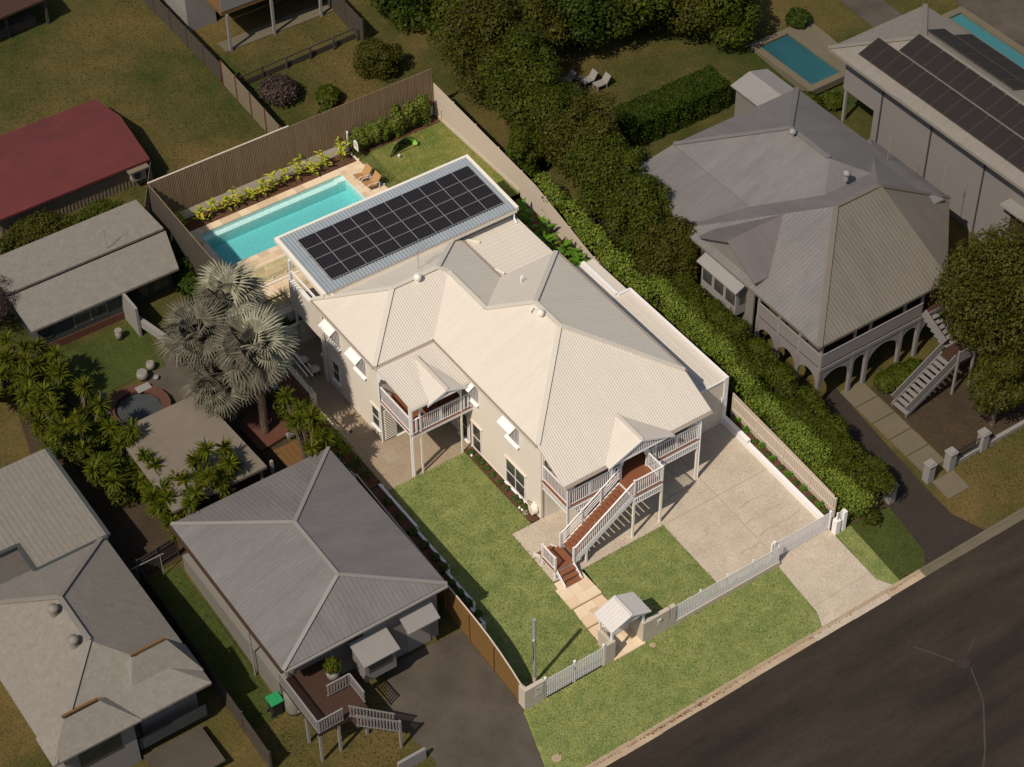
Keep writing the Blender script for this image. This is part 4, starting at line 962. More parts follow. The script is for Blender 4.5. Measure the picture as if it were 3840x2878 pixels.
# --- balcony parapet and pavilion with solar roof
bx('alfresco_wall', 'wall', H, 3.64, 3.80, 23.72, 27.65, 3.38, 5.42); bx('parapet_cap', 'white', H, 3.60, 3.84, 24.6, 27.70, 5.42, 5.47)
bx('alfresco_floor', 'travert3', H, 3.80, 16.2, 24.52, 29.3, 3.30, 3.50); bx('alfresco_post', 'white', H, 3.78, 3.90, 27.45, 27.57, .55, 3.30)
bx('alfresco_post', 'white', H, 3.68, 3.80, 27.45, 27.57, 5.47, 6.85); bar('alfresco_rail', 'white', H, (3.74, 24.7, 6.06), (3.74, 27.4, 6.10), .09, .12)
for x in (8.0, 12.2): bx('alfresco_post', 'white', H, x, x+.12, 28.9, 29.02, 3.5, 6.95)
bx('alfresco_post', 'white', H, 15.85, 15.97, 24.6, 24.72, 5.95, 6.65); bx('alfresco_post', 'white', H, 16.1, 16.22, 28.9, 29.02, 3.0, 6.95)
pv = empty('pavilion_roof', (10, 26.7, 6.7), 'low pitched zinc sheet roof with white fascia over the rear terrace', 'roof')
PX0, PX1, PY0, PY1, PZ0, PZ1 = 3.84, 16.50, 24.15, 29.27, 6.68, 7.08
def pz(y): return PZ0+(PZ1-PZ0)*(y-PY0)/(PY1-PY0)
roof_solid('sheet', [([(PX0+.22, PY0+.02, pz(PY0)), (PX1-.18, PY0+.02, pz(PY0)), (PX1-.18, PY1-.16, pz(PY1-.16)), (PX0+.22, PY1-.16, pz(PY1-.16))], 0)], ['steel'], pv, .06)
x = PX0+.30
while x < PX1-.2:
    MB().prism([(x-.05, PY0+.02, pz(PY0)+.001), (x+.05, PY0+.02, pz(PY0)+.001), (x+.022, PY0+.02, pz(PY0)+.055), (x-.022, PY0+.02, pz(PY0)+.055)], (0, PY1-.16-PY0-.02, PZ1-PZ0-.014)).build('sheet_rib', 'steel', pv); x += .20
for a, b in ((PX0, PX0+.22), (PX1-.18, PX1)):
    MB().prism([(a, PY0, PZ0-.2), (b, PY0, PZ0-.2), (b, PY0, PZ0+.06), (a, PY0, PZ0+.06)], (0, PY1-PY0, PZ1-PZ0)).build('barge_flashing', 'cream', pv)
MB().box(PX0+.221, PX1-.181, PY1-.16, PY1, PZ1-.22, PZ1+.06).build('rear_fascia', 'cream', pv)
MB().box(PX0+.221, PX1-.181, PY0-.11, PY0+.015, PZ0-.2, PZ0-.02).build('front_gutter', 'cream', pv); bx('gutter_channel', 'gutter', pv, PX0+.23, PX1-.19, PY0-.09, PY0-.005, PZ0-.02, PZ0-.014)
MB().tube([(16.15, 24.1, 6.5), (16.15, 24.1, 6.1), (16.12, 23.8, 5.98)], .05, 8).build('downpipe', 'white', pv)
MB().tube([(4.35, 24.1, 6.5), (4.35, 24.05, 6.62), (4.4, 23.6, 6.50)], .05, 8).build('downpipe', 'white', pv)
sa = empty('solar_array', (10, 26.6, 7), 'twenty black solar panels in two rows on the zinc roof', 'solar panels')
AX0, AX1, AY0, AY1 = 4.78, 15.92, 24.78, 28.38; sl_ = (PZ1-PZ0)/(PY1-PY0)
def solar_panel_mesh(w, h):
    mb = MB(); mb.box(0, w, 0, h, .0, .034, 1); t = .019
    for k in (0, 1):
        y0, y1 = t+k*(h/2-.0), h/2-.008+k*(h/2-t+.008) if k == 0 else h-t
        y0 = t if k == 0 else h/2+.019; y1 = h/2-.019 if k == 0 else h-t
        mb.box(t, w-t, y0, y1, .0345, .037, 0)
        for q in range(1, 6): mb.box(t+(w-2*t)*q/6-.004, t+(w-2*t)*q/6+.004, y0, y1, .0372, .0378, 2)
    return mb.mesh('solar_panel', ['pvcell', 'alu', 'pvline'])
pw, ph = (AX1-AX0)/10, (AY1-AY0)/2
pme = solar_panel_mesh(pw-.018, ph-.02)
for j in range(2):
    for i in range(10):
        y = AY0+j*ph
        w = Matrix.Translation((AX0+i*pw, y, pz(y)+.135)) @ Matrix.Rotation(math.atan(sl_), 4, 'X'); link(bpy.data.objects.new('panel', pme), sa, w)
for y in (AY0+.4, AY0+1.4, AY0+2.2, AY0+3.2): bar('rail', 'alu', sa, (AX0-.1, y, pz(y)+.075), (AX1+.05, y, pz(y)+.075), .05, .05)
for y in (AY0+.4, AY0+1.4, AY0+2.2, AY0+3.2):
    for k in range(6): xx = AX0+.2+k*(AX1-AX0-.4)/5; bx('bracket', 'alu', sa, xx-.03, xx+.03, y-.03, y+.03, pz(y)+.0, pz(y)+.05)
# ================================================================== garden plants and loose things on the lot
def blade_leaf(mb, base, d, L, Wd, droop=.5, n=4, fold=.15):
    """one arching strap leaf as a folded ribbon from base along direction d."""
    d = Vector(d).normalized(); s = d.cross(Vector((0, 0, 1)))
    s = s.normalized() if s.length > .05 else Vector((1, 0, 0))
    prof = [.35, 1.0, .95, .6, 0.04] if n == 4 else [.5, 1, .05]
    p = Vector(base); rows = []; dv = d.copy()
    for k in range(len(prof)):
        w = Wd*prof[k]/2; rows.append((p+s*w, p-s*w, p-Vector((0, 0, fold*w))))
        dv = (dv+Vector((0, 0, -droop/len(prof)))).normalized(); p = p+dv*(L/(len(prof)-1))
    b = len(mb.v)
    for a, c, m in rows: mb.v += [tuple(a), tuple(m), tuple(c)]
    for k in range(len(rows)-1):
        i = b+3*k; mb.f += [(i, i+1, i+4, i+3), (i+1, i+2, i+5, i+4)]; mb.m += [0, 0]
def ginger(loc, label, h, seed, mat='leaf_ginger', group='variegated gingers in the pool bed', stems=5, L=.42, Wd=.13, name='ginger_plant', cat='plant', separate=False):
    g = random.Random(seed); t = empty(name, loc, label, cat, group); x, y, z = loc
    mb = MB(); sm = MB()
    for s in range(stems):
        a = g.uniform(0, 6.28); lean = g.uniform(.05, .28); hh = h*g.uniform(.7, 1.1)
        tip = Vector((x+math.cos(a)*lean*hh*1.3, y+math.sin(a)*lean*hh*1.3, z+hh)); b0 = Vector((x+math.cos(a)*.12, y+math.sin(a)*.12, z-.03))
        sm.cyl(b0, tip, .018, .010, 5)
        for k in range(7):
            u = .28+.72*k/6; p = b0.lerp(tip, u); aa = a+k*2.6+g.uniform(-.4, .4)
            d = Vector((math.cos(aa), math.sin(aa), g.uniform(.35, 1.1)))
            if separate:
                m1 = MB(); blade_leaf(m1, p, d, L*g.uniform(.8, 1.25), Wd, .9); m1.build('leaf', mat, t, True)
            else: blade_leaf(mb, p, d, L*g.uniform(.75, 1.2), Wd, .9)
    if not separate: mb.build('leaves', mat, t, True)
    sm.build('stems', 'leaf_glossy', t)
    return t
gx = [(2.1, 37.75), (3.2, 37.4), (4.1, 37.55), (5.01, 37.5), (5.76, 37.51), (6.65, 37.48), (7.44, 37.51), (8.27, 37.47), (9.1, 37.55), (9.94, 37.62), (10.8, 37.46), (11.7, 37.5), (12.8, 37.65)]
for i, (x, y) in enumerate(gx):
    ginger((x, y, 2.99), 'yellow variegated ginger, %s from the left along the pool bed' % ord_(i), .95+.5*((i*7) % 5)/5, 40+i, stems=3 if i % 3 else 4)
for i, (x, y) in enumerate([(1.25, 36.9), (1.1, 35.9), (1.3, 34.6), (1.25, 33.2)]):
    ginger((x, y, 2.95), 'dark green leafy plant, %s from the rear in the left pool corner' % ord_(i), .8, 90+i, 'leaf_glossy', 'leafy plants beside the pool', 5, .45, .16, 'leafy_plant')
# lilly pilly row on the rear lawn
for i, x in enumerate([14.25, 15.1, 15.95, 16.9, 17.8, 18.75]):
    g = np.random.default_rng(200+i); h = [1.35, 1.45, 1.5, 1.75, 1.75, 1.9][i]
    t = empty('lilly_pilly_shrub', (x, 37.75, 3.0), 'bushy green shrub, %s from the glass fence in the rear lawn row' % ord_(i), 'shrub', 'screening shrubs along the rear fence')
    MB().cyl((x, 37.75, 2.95), (x, 37.75, 3.0+h*.7), .05, .025, 6).build('stem', 'bark', t)
    p, nr = blob_pts(g, clump(g, (x, 37.75, 3.0+h*.55), (.66, .52, h*.70), 22, (.34, .5)), 4200, -.9)
    nr[:, 2] += .3; link(bpy.data.objects.new('foliage', leafmesh('foliage', 'leaf_shrub', p, nr, .13, .075, i)), t)
# strap leaved plants beside the right fence
for i, (x, y, z) in enumerate([(18.9, 27.4, 2.5), (18.6, 26.4, 2.4), (19.0, 25.4, 2.35), (18.7, 24.3, 2.3), (19.1, 23.2, 2.2), (19.2, 22.2, 2.15)]):
    ginger((x, y, z), 'broad leaved tropical plant, %s from the rear along the right fence' % ord_(i), 1.0, 130+i, 'leaf_glossy', 'tropical plants along the right fence', 3, .75, .24, 'tropical_plant', 'plant', True)
# low plants
def tuft(loc, label, r, seed, mat, n, L0, W0, name, group, cat='plant'):
    g = np.random.default_rng(seed); x, y, z = loc; t = empty(name, loc, label, cat, group)
    p, nr = blob_pts(g, [(x, y, z+r*.45, r, r, r*.8)], n, -.2, .5); nr[:, 2] += .4
    link(bpy.data.objects.new('foliage', leafmesh('foliage', mat, p, nr, L0, W0, seed)), t)
    MB().cyl((x, y, z-.03), (x, y, z+r*.5), .02, .012, 5).build('stem', 'bark', t)
for i, (x, y) in enumerate([(6.95, 14.92), (6.98, 14.39), (7.0, 13.97), (6.98, 13.5), (6.98, 12.93), (6.98, 12.28), (7.04, 11.68), (7.03, 10.94), (7.05, 10.55), (7.02, 10.1)]):
    tuft((x, y, .60), 'small dark shrub, %s from the balcony end of the wall bed' % ord_(i), .17, 300+i, 'leaf_green', 260, .09, .05, 'bed_shrub', 'small shrubs in the mulch bed')
for i, (x, y) in enumerate([(19.75, 8.5), (19.72, 7.7), (19.74, 6.84), (19.7, 6.34), (19.72, 5.79), (19.72, 5.31), (19.7, 4.68), (19.72, 4.06), (19.71, 3.47), (19.71, 2.84), (19.72, 2.19), (19.72, 1.62), (19.72, 1.15)]):
    z = gy(y)+.18
    if i % 2 or i < 2: ginger((x, y, z), 'bright leafy plant, %s from the garage in the driveway bed' % ord_(i), .26, 330+i, 'leaf_glossy', 'leafy plants in the driveway bed', 4, .24, .075, 'leafy_plant')
    else: tuft((x, y, z), 'small rounded shrub, %s from the garage in the driveway bed' % ord_(i), .19, 330+i, 'leaf_green', 380, .05, .03, 'round_shrub', 'rounded shrubs in the driveway bed')
for i, y in enumerate([5.3, 6.2, 7.0, 7.7, 8.6, 9.4, 10.4, 11.5, 12.7, 13.9]):
    tuft((.95 if y < 8.5 else 1.15, y, 1.0 if y < 8.5 else 1.25), 'dark leafy plant, %s from the street end of the white planter' % ord_(i), .20, 360+i, 'leaf_green', 300, .12, .06, 'planter_shrub', 'shrubs in the white planter')
def spiky(loc, label, r, seed, mat='leaf_yucca', n=46, name='spiky_plant', group='yellow spiky plants above the passage', cat='plant'):
    g = random.Random(seed); t = empty(name, loc, label, cat, group); mb = MB(); x, y, z = loc
    for k in range(n):
        a = g.uniform(0, 6.28); el = math.asin(g.uniform(-.1, .98)); d = Vector((math.cos(a)*math.cos(el), math.sin(a)*math.cos(el), math.sin(el)))
        blade_leaf(mb, (x, y, z+.1), d, r*g.uniform(.8, 1.2), .05, .35, 2)
    mb.build('blades', mat, t); MB().cyl((x, y, z-.1), (x, y, z+.15), .05, .03, 6).build('stem', 'bark', t)
for i, (x, y, z) in enumerate([(1.35, 22.4, 1.35), (1.25, 21.6, 1.35), (1.3, 20.9, 1.35), (1.3, 19.7, 1.32), (1.25, 19.0, 1.3), (1.3, 18.3, 1.3), (1.25, 17.2, 1.3), (1.25, 16.2, 1.3)]):
    spiky((x, y, z), 'spiky yellow green plant, %s from the palms along the passage planter' % ord_(i), .5, 400+i, 'leaf_yucca' if i < 6 else 'leaf_green')
for i, x in enumerate([2.6, 3.3, 4.6]):
    ginger((x, 27.85, 1.95), 'shaded leafy plant, %s from the left under the balcony' % ord_(i), .5, 450+i, 'leaf_green', 'shaded plants under the balcony', 5, .35, .08, 'shade_plant')
# silver fan palms overhanging the passage; each frond a leaf of its own
def fan_mesh(name, mat, R0, seed, petiole=.9, nseg=26):
    g = random.Random(seed); mb = MB(); mb.bar((0, 0, 0), (petiole, 0, -.05), .05, .04)
    for k in range(nseg):
        a = R(-125+250*k/(nseg-1)); L = R0*(1-.18*abs(a)/2.2)*g.uniform(.9, 1.05); c = Vector((petiole, 0, -.05))
        d = Vector((math.cos(a), math.sin(a), .18-.25*abs(a)/2)).normalized(); s = Vector((-math.sin(a), math.cos(a), 0))
        w0, w1 = .02, R0*.095
        m_ = c+d*L*.55; t_ = c+d*L+Vector((0, 0, -.34*L)); up = Vector((0, 0, .045))
        b = len(mb.v); mb.v += [tuple(c+s*w0), tuple(c-s*w0), tuple(m_+s*w1/2), tuple(m_+up), tuple(m_-s*w1/2), tuple(t_)]
        mb.f += [(b, b+1, b+3), (b, b+3, b+2), (b+1, b+4, b+3), (b+2, b+3, b+5), (b+3, b+4, b+5)]; mb.m += [0]*5
    return mb.mesh(name, mat)
def palm(label, base, cz, n, R0, seed, mats, hide=None, group='silver fan palms'):
    t = empty('fan_palm', base, label, 'palm', group); g = random.Random(seed)
    MB().cyl((base[0], base[1], base[2]-.1), (base[0], base[1], cz-.15), .24, .20, 10).build('trunk', 'bark', t)
    mes = [[fan_mesh('frond', m, R0*s, seed+i, .75*s+.2) for i, s in enumerate((1.0, .85, 1.1))] for m in mats]
    for k in range(n):
        a = k*2.399+g.uniform(-.2, .2); u = (k+.5)/n; el = R(74-150*u**.8)+g.uniform(-.2, .2)
        wx = base[0]+math.cos(a)*1.2
        me = mes[0 if (len(mats) == 1 or wx > base[0]-.2) else 1][k % 3]  # left-hand fronds take the darker copy, dimming painted in their colour
        w = Matrix.Translation((base[0], base[1], cz)) @ Matrix.Rotation(a, 4, 'Z') @ Matrix.Rotation(-el, 4, 'Y') @ Matrix.Rotation(g.uniform(-.9, .9), 4, 'X') @ Matrix.Scale(g.uniform(.75, 1.12), 4)
        link(bpy.data.objects.new('frond', me), t, w)
palm('silver fan palm with broad crown, nearer the carport', (-1.7, 21.5, zt(21.5)), 7.9, 62, 1.4, 5, ['leaf_palm', 'n_palm'])
palm('silver fan palm standing behind, beside the pool corner', (-.75, 26.0, zt(26.0)), 7.5, 58, 1.35, 9, ['leaf_palm', 'n_palm'])
palm('shorter silver fan palm tucked behind the skillion roofed house', (-3.1, 25.1, zt(25.1)), 6.9, 50, 1.3, 13, ['n_palm'])
palm('low silver fan palm filling the gap under the two taller crowns', (-1.0, 23.4, zt(23.4)), 5.4, 54, 1.3, 17, ['leaf_palm', 'n_palm'])
palm('low silver fan palm at the left foot of the palm clump', (-3.2, 22.9, zt(22.9)), 5.2, 46, 1.25, 21, ['n_palm'])
# grass blades standing out of the lawns, ragged over the edges
def blades(label_kind, mat, regs, dens, L0, seed):
    g = np.random.default_rng(seed); P = []
    for x0, x1, y0, y1, fn, dz in regs:
        n = int((x1-x0)*(y1-y0)*dens); p = np.stack([g.uniform(x0, x1, n), g.uniform(y0, y1, n), np.zeros(n)], 1); p[:, 2] = [fn(v)+dz for v in p[:, 1]]; P.append(p)
    p = np.concatenate(P); nr = g.normal(0, .55, (len(p), 3)); nr[:, 2] = np.abs(nr[:, 2])*.6+.5
    return tag(link(bpy.data.objects.new(label_kind, leafmesh(label_kind, mat, p, nr, L0, L0*.34, seed, .3, -.5))), kind='stuff')
blades('grass', 'blade', [(-.1, 15.45, -3.4, -.14, gy, .01), (-.7, 15.05, KY-.04, -3.4, gy, .01), (19.4, 20.3, -3.4, -.14, gy, .01), (.4, 5.2, .1, 5.3, gy, .02), (1.05, 5.5, 5.3, 9, gy, .02), (1.4, 6.72, 9, 15.2, gy, .02), (7.12, 12.33, .12, 5.2, gy, .02), (13.8, 19.8, 30.5, 37.28, lambda y: 2.99, .01), (16.7, 19.8, 28.9, 30.5, lambda y: 2.97, .01)], 130, .10, 801)
blades('dimmed_dry_grass', 'blade2', [(-6, 10.2, 38.6, 58, zt, -.02), (10.6, 19.9, 38.6, 50, zt, -.02), (-11.7, -9.8, 2, 16, zt, .0), (24.5, 36, 29, 38, zt, -.02), (20.4, 22.6, KY, -.3, gy, .01), (27.8, 40, -4, 6, zt, 0), (-9, -6, -3, 4.5, zt, -.02)], 55, .11, 802)
g_ = np.random.default_rng(805); lp = []
for cx, n_, sp in ((1.5, 60, .9), (4.6, 120, .8), (6.2, 160, .7), (7.6, 90, .5), (9.3, 40, .8), (12.0, 30, 1.2), (14.4, 40, .6), (17.5, 20, 1.5), (19.9, 30, .3)):
    q = np.stack([g_.normal(cx, sp, n_), KY-.17-np.abs(g_.normal(0, .05, n_)), np.full(n_, -.545)], 1); lp.append(q)
lp = np.concatenate(lp); ln = np.tile(np.array([[0., 0., 1.]]), (len(lp), 1))
tag(link(bpy.data.objects.new('leaf_litter', leafmesh('leaf_litter', 'litter', lp, ln, .09, .05, 806, .25))), kind='stuff')
# poolside chairs
def sling_chair(loc, label):
    t = empty('lounge_chair', loc, label, 'chair', 'pool lounge chairs'); x, y, z = loc
    for s in (-.34, .34):
        MB().tube([(x-.45, y+s, z+.02), (x+.35, y+s, z+.02), (x+.42, y+s, z+.45), (x-.25, y+s, z+.60), (x-.42, y+s, z+.52), (x-.45, y+s, z+.02)], .018, 6).build('side_frame', 'white', t)
    MB().prism([(x-.40, y-.32, z+.40), (x+.22, y-.32, z+.26), (x+.58, y-.32, z+.86), (x+.56, y-.32, z+.88), (x+.20, y-.32, z+.29), (x-.40, y-.32, z+.43)], (0, .64, 0)).build('sling', 'wicker', t)
    for k in range(8):
        bx('weave_band', 'wicker', t, x-.40, x-.39, y-.3+.08*k, y-.26+.08*k, z+.40, z+.44)
sling_chair((12.85, 35.25, 3.0), 'tan sling lounge chair with white frame nearer the rear fence')
sling_chair((12.92, 34.35, 3.0), 'tan sling lounge chair with white frame nearer the solar roof')
# pop-up goal and ball
gl = empty('soccer_goal', (16.5, 36.2, 3.0), 'half round lime green pop up soccer goal on the rear lawn', 'goal')
arc = [(16.45+.95*math.cos(R(t)), 36.15, 3.0+.95*math.sin(R(t))) for t in range(0, 181, 15)]
MB().tube(arc, .025, 6).build('hoop', 'black', gl); MB().tube([(15.5, 36.15, 3.02), (17.4, 36.15, 3.02)], .018, 6).build('ground_bar', 'black', gl)
mb = MB()
for i in range(12):
    def pnt(k, s): t = R(15*k); return (16.45+.95*s*math.cos(t), 36.15+.75*(1-s), 3.02+.95*s*math.sin(t))
    if not (4 <= i <= 6): mb.poly([pnt(i, .99), pnt(i+1, .99), pnt(i+1, .72), pnt(i, .72)])
    else: mb.poly([pnt(i, .99), pnt(i+1, .99), pnt(i+1, .82), pnt(i, .82)])
mb.build('fabric_rim', 'greenfab', gl)
mb = MB()
for i in range(12): mb.poly([pnt(i, .72 if not 4 <= i <= 6 else .82), pnt(i+1, .72 if not 4 <= i <= 6 else .82), (16.45, 36.9, 3.03)])
mb.build('net', 'net', gl)
for x in (15.5, 17.4): bx('peg_bag', 'black', gl, x-.07, x+.07, 36.1, 36.2, 3.0, 3.08)
bl = empty('soccer_ball', (15.85, 35.85, 3.1), 'white soccer ball with black patches on the rear lawn', 'ball')
sph = [(max(.001, .11*math.sin(math.pi*k/10)), -.11*math.cos(math.pi*k/10)) for k in range(11)]
MB().lathe((15.85, 35.85, 3.11), sph, 16).build('shell', 'white', bl, True)
for d in ((-.5, -.6, .62), (.55, -.35, .75), (-.1, .2, .97), (0, -.98, .15), (-.95, .1, .25)):
    v = Vector(d).normalized(); c = Vector((15.85, 35.85, 3.11))+v*.106; MB().cyl(c, c+v*.006, .036, .033, 5).build('patch', 'black', bl)
# passage chairs, hose reel, air conditioner
for i, (x, y) in enumerate([(3.15, 25.9), (3.3, 24.9)]):
    t = empty('patio_chair', (x, y, .58), 'pale padded patio chair, %s the rear wall of the passage' % ('nearest' if i == 0 else 'second from'), 'chair', 'patio chairs in the passage')
    MB().lathe((x, y, .58), [(.25, .36), (.29, .42), (.28, .48), (.05, .50)], 14).build('seat', 'render', t, True)
    MB().prism([(x-.30, y-.26, 1.0), (x-.36, y-.2, 1.45), (x-.36, y+.2, 1.45), (x-.30, y+.26, 1.0)], (.09, 0, -.0)).build('backrest', 'render', t)
    for a in (.8, 2.4, 3.9, 5.5): bx('leg', 'black', t, x+.2*math.cos(a)-.015, x+.2*math.cos(a)+.015, y+.2*math.sin(a)-.015, y+.2*math.sin(a)+.015, .58, .95)
hr = empty('hose_reel', (7.12, 9.5, .62), 'cream drum hose reel at the front corner of the wall bed', 'hose reel')
MB().cyl((7.02, 9.52, .98), (7.30, 9.48, .98), .30, .30, 18).build('drum', 'cream', hr)
bx('bracket', 'cream', hr, 7.26, 7.34, 9.3, 9.7, .62, 1.3)
MB().tube([(7.05, 9.55, 1.28), (6.98, 9.7, 1.42), (7.1, 9.85, 1.36), (7.2, 9.75, 1.22)], .02).build('hose', 'n_orange', hr)
tuft((6.85, 9.75, .6), 'pale pink flowering plant beside the hose reel', .16, 480, 'leaf_palm', 200, .07, .05, 'flowering_plant', None)
for i, (x, y) in enumerate([(6.83, 10.0), (6.8, 10.2), (6.85, 14.72)]):
    o = MB().lathe((x, y, .61), [(.05, 0), (.075, .05), (.06, .11), (.02, .14)], 10).build('garden_stone', 'white', None, True); tag(o, 'small white stone, %s from the front of the mulch bed' % ord_(i), 'stone', 'white stones in the mulch bed')
ac = empty('air_conditioner', (19.6, 19.5, 1.95), 'white outdoor air conditioner with two black fan grilles behind the garage', 'air conditioner')
bx('case', 'white', ac, 19.1, 19.75, 18.75, 20.25, 1.95, 2.62)
for y in (19.12, 19.88):
    MB().cyl((19.42, y, 2.62), (19.42, y, 2.64), .30, .30, 18).build('fan_grille', 'black', ac)
# clipped hedge on the right boundary: front skirt in bright leaves, taller body dimmed by leaf colour
def hedge(name, label, x0, x1, segs, n, mat, L0, W0, seed, cat='hedge', group=None, fn=zt, long_x=False):
    g = np.random.default_rng(seed); t = empty(name, ((x0+x1)/2, segs[0][0], fn(segs[0][0])), label, cat, group)
    P, Q = [], []
    for y0, y1, h, bulge in segs:
        a = int(n*(y1-y0)/sum(s[1]-s[0] for s in segs)); bl = []
        for _ in range(int((y1-y0)*5+(x1-x0)*(y1-y0)*1.3)+4):
            yy = g.uniform(y0, y1); r = g.uniform(.5, .85); mg = min(.5, (x1-x0)*.35); xx = g.uniform(x0+mg, x1-mg)
            side = g.random()
            if long_x and side < .45: yy = (y0+.3) if side < .3 else y1-.3; zz = fn(yy)+g.uniform(.3, h-.3)
            elif long_x: zz = fn(yy)+h-.45+g.uniform(-.08, .05)
            elif side < .4: xx = x0+mg+g.uniform(-bulge, bulge*.5); zz = fn(yy)+g.uniform(.3, h-.3)
            elif side < .55: xx = x1-mg; zz = fn(yy)+g.uniform(.3, h-.3)
            else: zz = fn(yy)+h-.45+g.uniform(-.25, .12)
            bl.append((xx, yy, zz, r*.8, r, r*.75))
        p, nr = blob_pts(g, bl, a, -.7, .4); P.append(p); Q.append(nr)
    p = np.concatenate(P); nr = np.concatenate(Q); nr[:, 2] += .3
    link(bpy.data.objects.new('foliage', leafmesh('foliage', mat, p, nr, L0, W0, seed)), t)
    mb = MB()
    for y0, y1, h, b in segs:
        y = y0+.4
        while y < y1: mb.cyl(((x0+x1)/2+rnd.uniform(-.3, .3), y, fn(y)-.1), ((x0+x1)/2, y, fn(y)+h*.8), .06, .02, 5); y += .9
    mb.build('stems', 'bark', t)
    return t
def box_hedge(name, label, x0, x1, y0, y1, h, n, mat, L0, W0, seed):
    g = np.random.default_rng(seed); t = empty(name, ((x0+x1)/2, y0, zt(y0)), label, 'hedge')
    w = np.array([(x1-x0)*(y1-y0), (x1-x0)*h, (x1-x0)*h*.5, (y1-y0)*h, (y1-y0)*h]); k = g.choice(5, n, p=w/w.sum()); u, v = g.random(n), g.random(n)
    x = np.where(k < 3, x0+u*(x1-x0), np.where(k == 3, x0, x1)); y = np.where(k == 0, y0+v*(y1-y0), np.where(k == 1, y0, np.where(k == 2, y1, y0+u*(y1-y0))))
    zz = np.where(k == 0, h, v*h); nr = np.stack([np.where(k == 3, -1., np.where(k == 4, 1., 0)), np.where(k == 1, -1., np.where(k == 2, 1., 0)), np.where(k == 0, 1., .35)], 1)
    d = .07*np.sin(x*2.3)*np.cos(y*3.1)+.05*np.sin(x*5.7+y*4.1)-np.abs(g.normal(0, .08, n)); p = np.stack([x, y, .08*y+zz], 1)+nr*d[:, None]
    link(bpy.data.objects.new('foliage', leafmesh('foliage', mat, p, nr, L0, W0, seed)), t)
    mb = MB(); xx = x0+.5
    while xx < x1: mb.cyl((xx, (y0+y1)/2, zt(y0)-.1), (xx, (y0+y1)/2, zt(y0)+h*.8), .06, .03, 5); xx += .9
    mb.build('stems', 'bark', t)
hedge('boundary_hedge', 'bright leafy hedge skirt spilling over the driveway fence', 20.42, 21.7, [(-.2, 3.0, 1.95, .12), (3.0, 9.5, 2.35, .12), (9.5, 17.5, 2.7, .1)], 36000, 'leaf_lit', .115, .07, 500)
hedge('boundary_hedge', 'bright leafy hedge spilling over the long paling fence by the tropical plants', 20.2, 21.2, [(17.5, 21.5, 2.1, .25), (21.5, 28.0, 2.4, .2)], 12000, 'leaf_lit', .15, .09, 501)
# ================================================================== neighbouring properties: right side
hedge('tall_hedge', 'darkened green clipped hedge body behind the driveway fence', 21.0, 23.2, [(-.6, 4.5, 2.7, .1), (4.5, 10.5, 2.8, .1), (10.5, 17.5, 2.7, .15)], 90000, 'n_leaf', .14, .085, 510)
for i, (x, y, cz, r) in enumerate([(22.9, 18.6, 4.1, 2.2), (23.2, 21.6, 4.7, 2.5), (23.6, 24.8, 4.9, 2.8), (23.9, 28.2, 5.4, 2.9), (24.1, 31.4, 5.4, 3.0), (24.0, 34.8, 6.2, 3.0), (23.9, 38.2, 6.6, 3.2), (21.4, 31.0, 3.9, 1.4)]):
    tree('boundary_tree', 'dense olive green tree, %s from the garage in the row along the right boundary' % ord_(i), (x, y, zt(y)), cz, (r, r*.95, r*.95+.3), 12500, 'n_leaf' if i % 3 else 'n_leaf2', .27, .16, 520+i, 26, group='trees along the right boundary')
for i, (x, y, cz, r) in enumerate([(25.6, 41.2, 6.2, 3.6), (28.4, 39.8, 6.2, 3.5), (31.6, 38.9, 6.4, 3.5), (34.8, 38.2, 6.2, 3.4), (38.0, 36.8, 6.2, 3.4), (24.0, 46.5, 6.4, 3.4), (39.6, 34.6, 5.4, 2.8), (29, 46.8, 6.6, 3.4), (35, 44.5, 6.6, 3.4), (39.5, 42.5, 7.0, 3.2)]):
    tree('garden_tree', 'large dark tree, %s of the grove beyond the sun loungers' % ord_(i), (x, y, zt(y)), cz, (r, r, r*.95), 12000, ['n_leaf', 'n_leaf2', 'n_leaf3'][i % 3] if i != 6 else 'n_leaf', .34, .2, 540+i, 24, group='trees of the rear grove')
box_hedge('low_hedge', 'dark clipped box hedge behind the grey roofed house, running toward the pale shed', 28.2, 35.6, 28.9, 30.9, 1.9, 22000, 'n_leaf3', .14, .09, 560)
slope_sheet('soil_strip', 'n_soil', [(20.0, -.6), (24.3, -.6), (24.3, 26), (20.0, 26)], -.01, fn=zt)
slope_sheet('neighbour_driveway', 'n_brick', [(22.92, -.3), (25.4, -.3), (26.0, 7.5), (23.9, 7.5)], 0.0, fn=zt)
slope_sheet('neighbour_driveway', 'n_brick', [(22.0, KY), (26.2, KY), (25.42, -2.4), (25.4, -.3), (22.92, -.3), (22.6, -3.3)], 0.006, fn=zt)
pa = empty('garden_path', (26.6, 3, .3)); tag(pa, kind='structure')
for k in range(5):
    a = .4+1.36*k; MB().prism([(25.95, a, zt(a)-.05), (27.5, a, zt(a)-.05), (27.5, a+1.30, zt(a+1.3)-.05), (25.95, a+1.30, zt(a+1.3)-.05)], (0, 0, .09)).build('path_slab', 'n_path', pa)
slope_sheet('garden_path', 'n_path', [(25.9, -1.6), (27.4, -1.6), (27.45, -.3), (25.95, -.3)], .01, fn=zt)
slope_sheet('soil_strip', 'n_soil', [(27.6, .1), (40, .1), (40, 6.5), (27.6, 6.5)], .004, fn=zt)
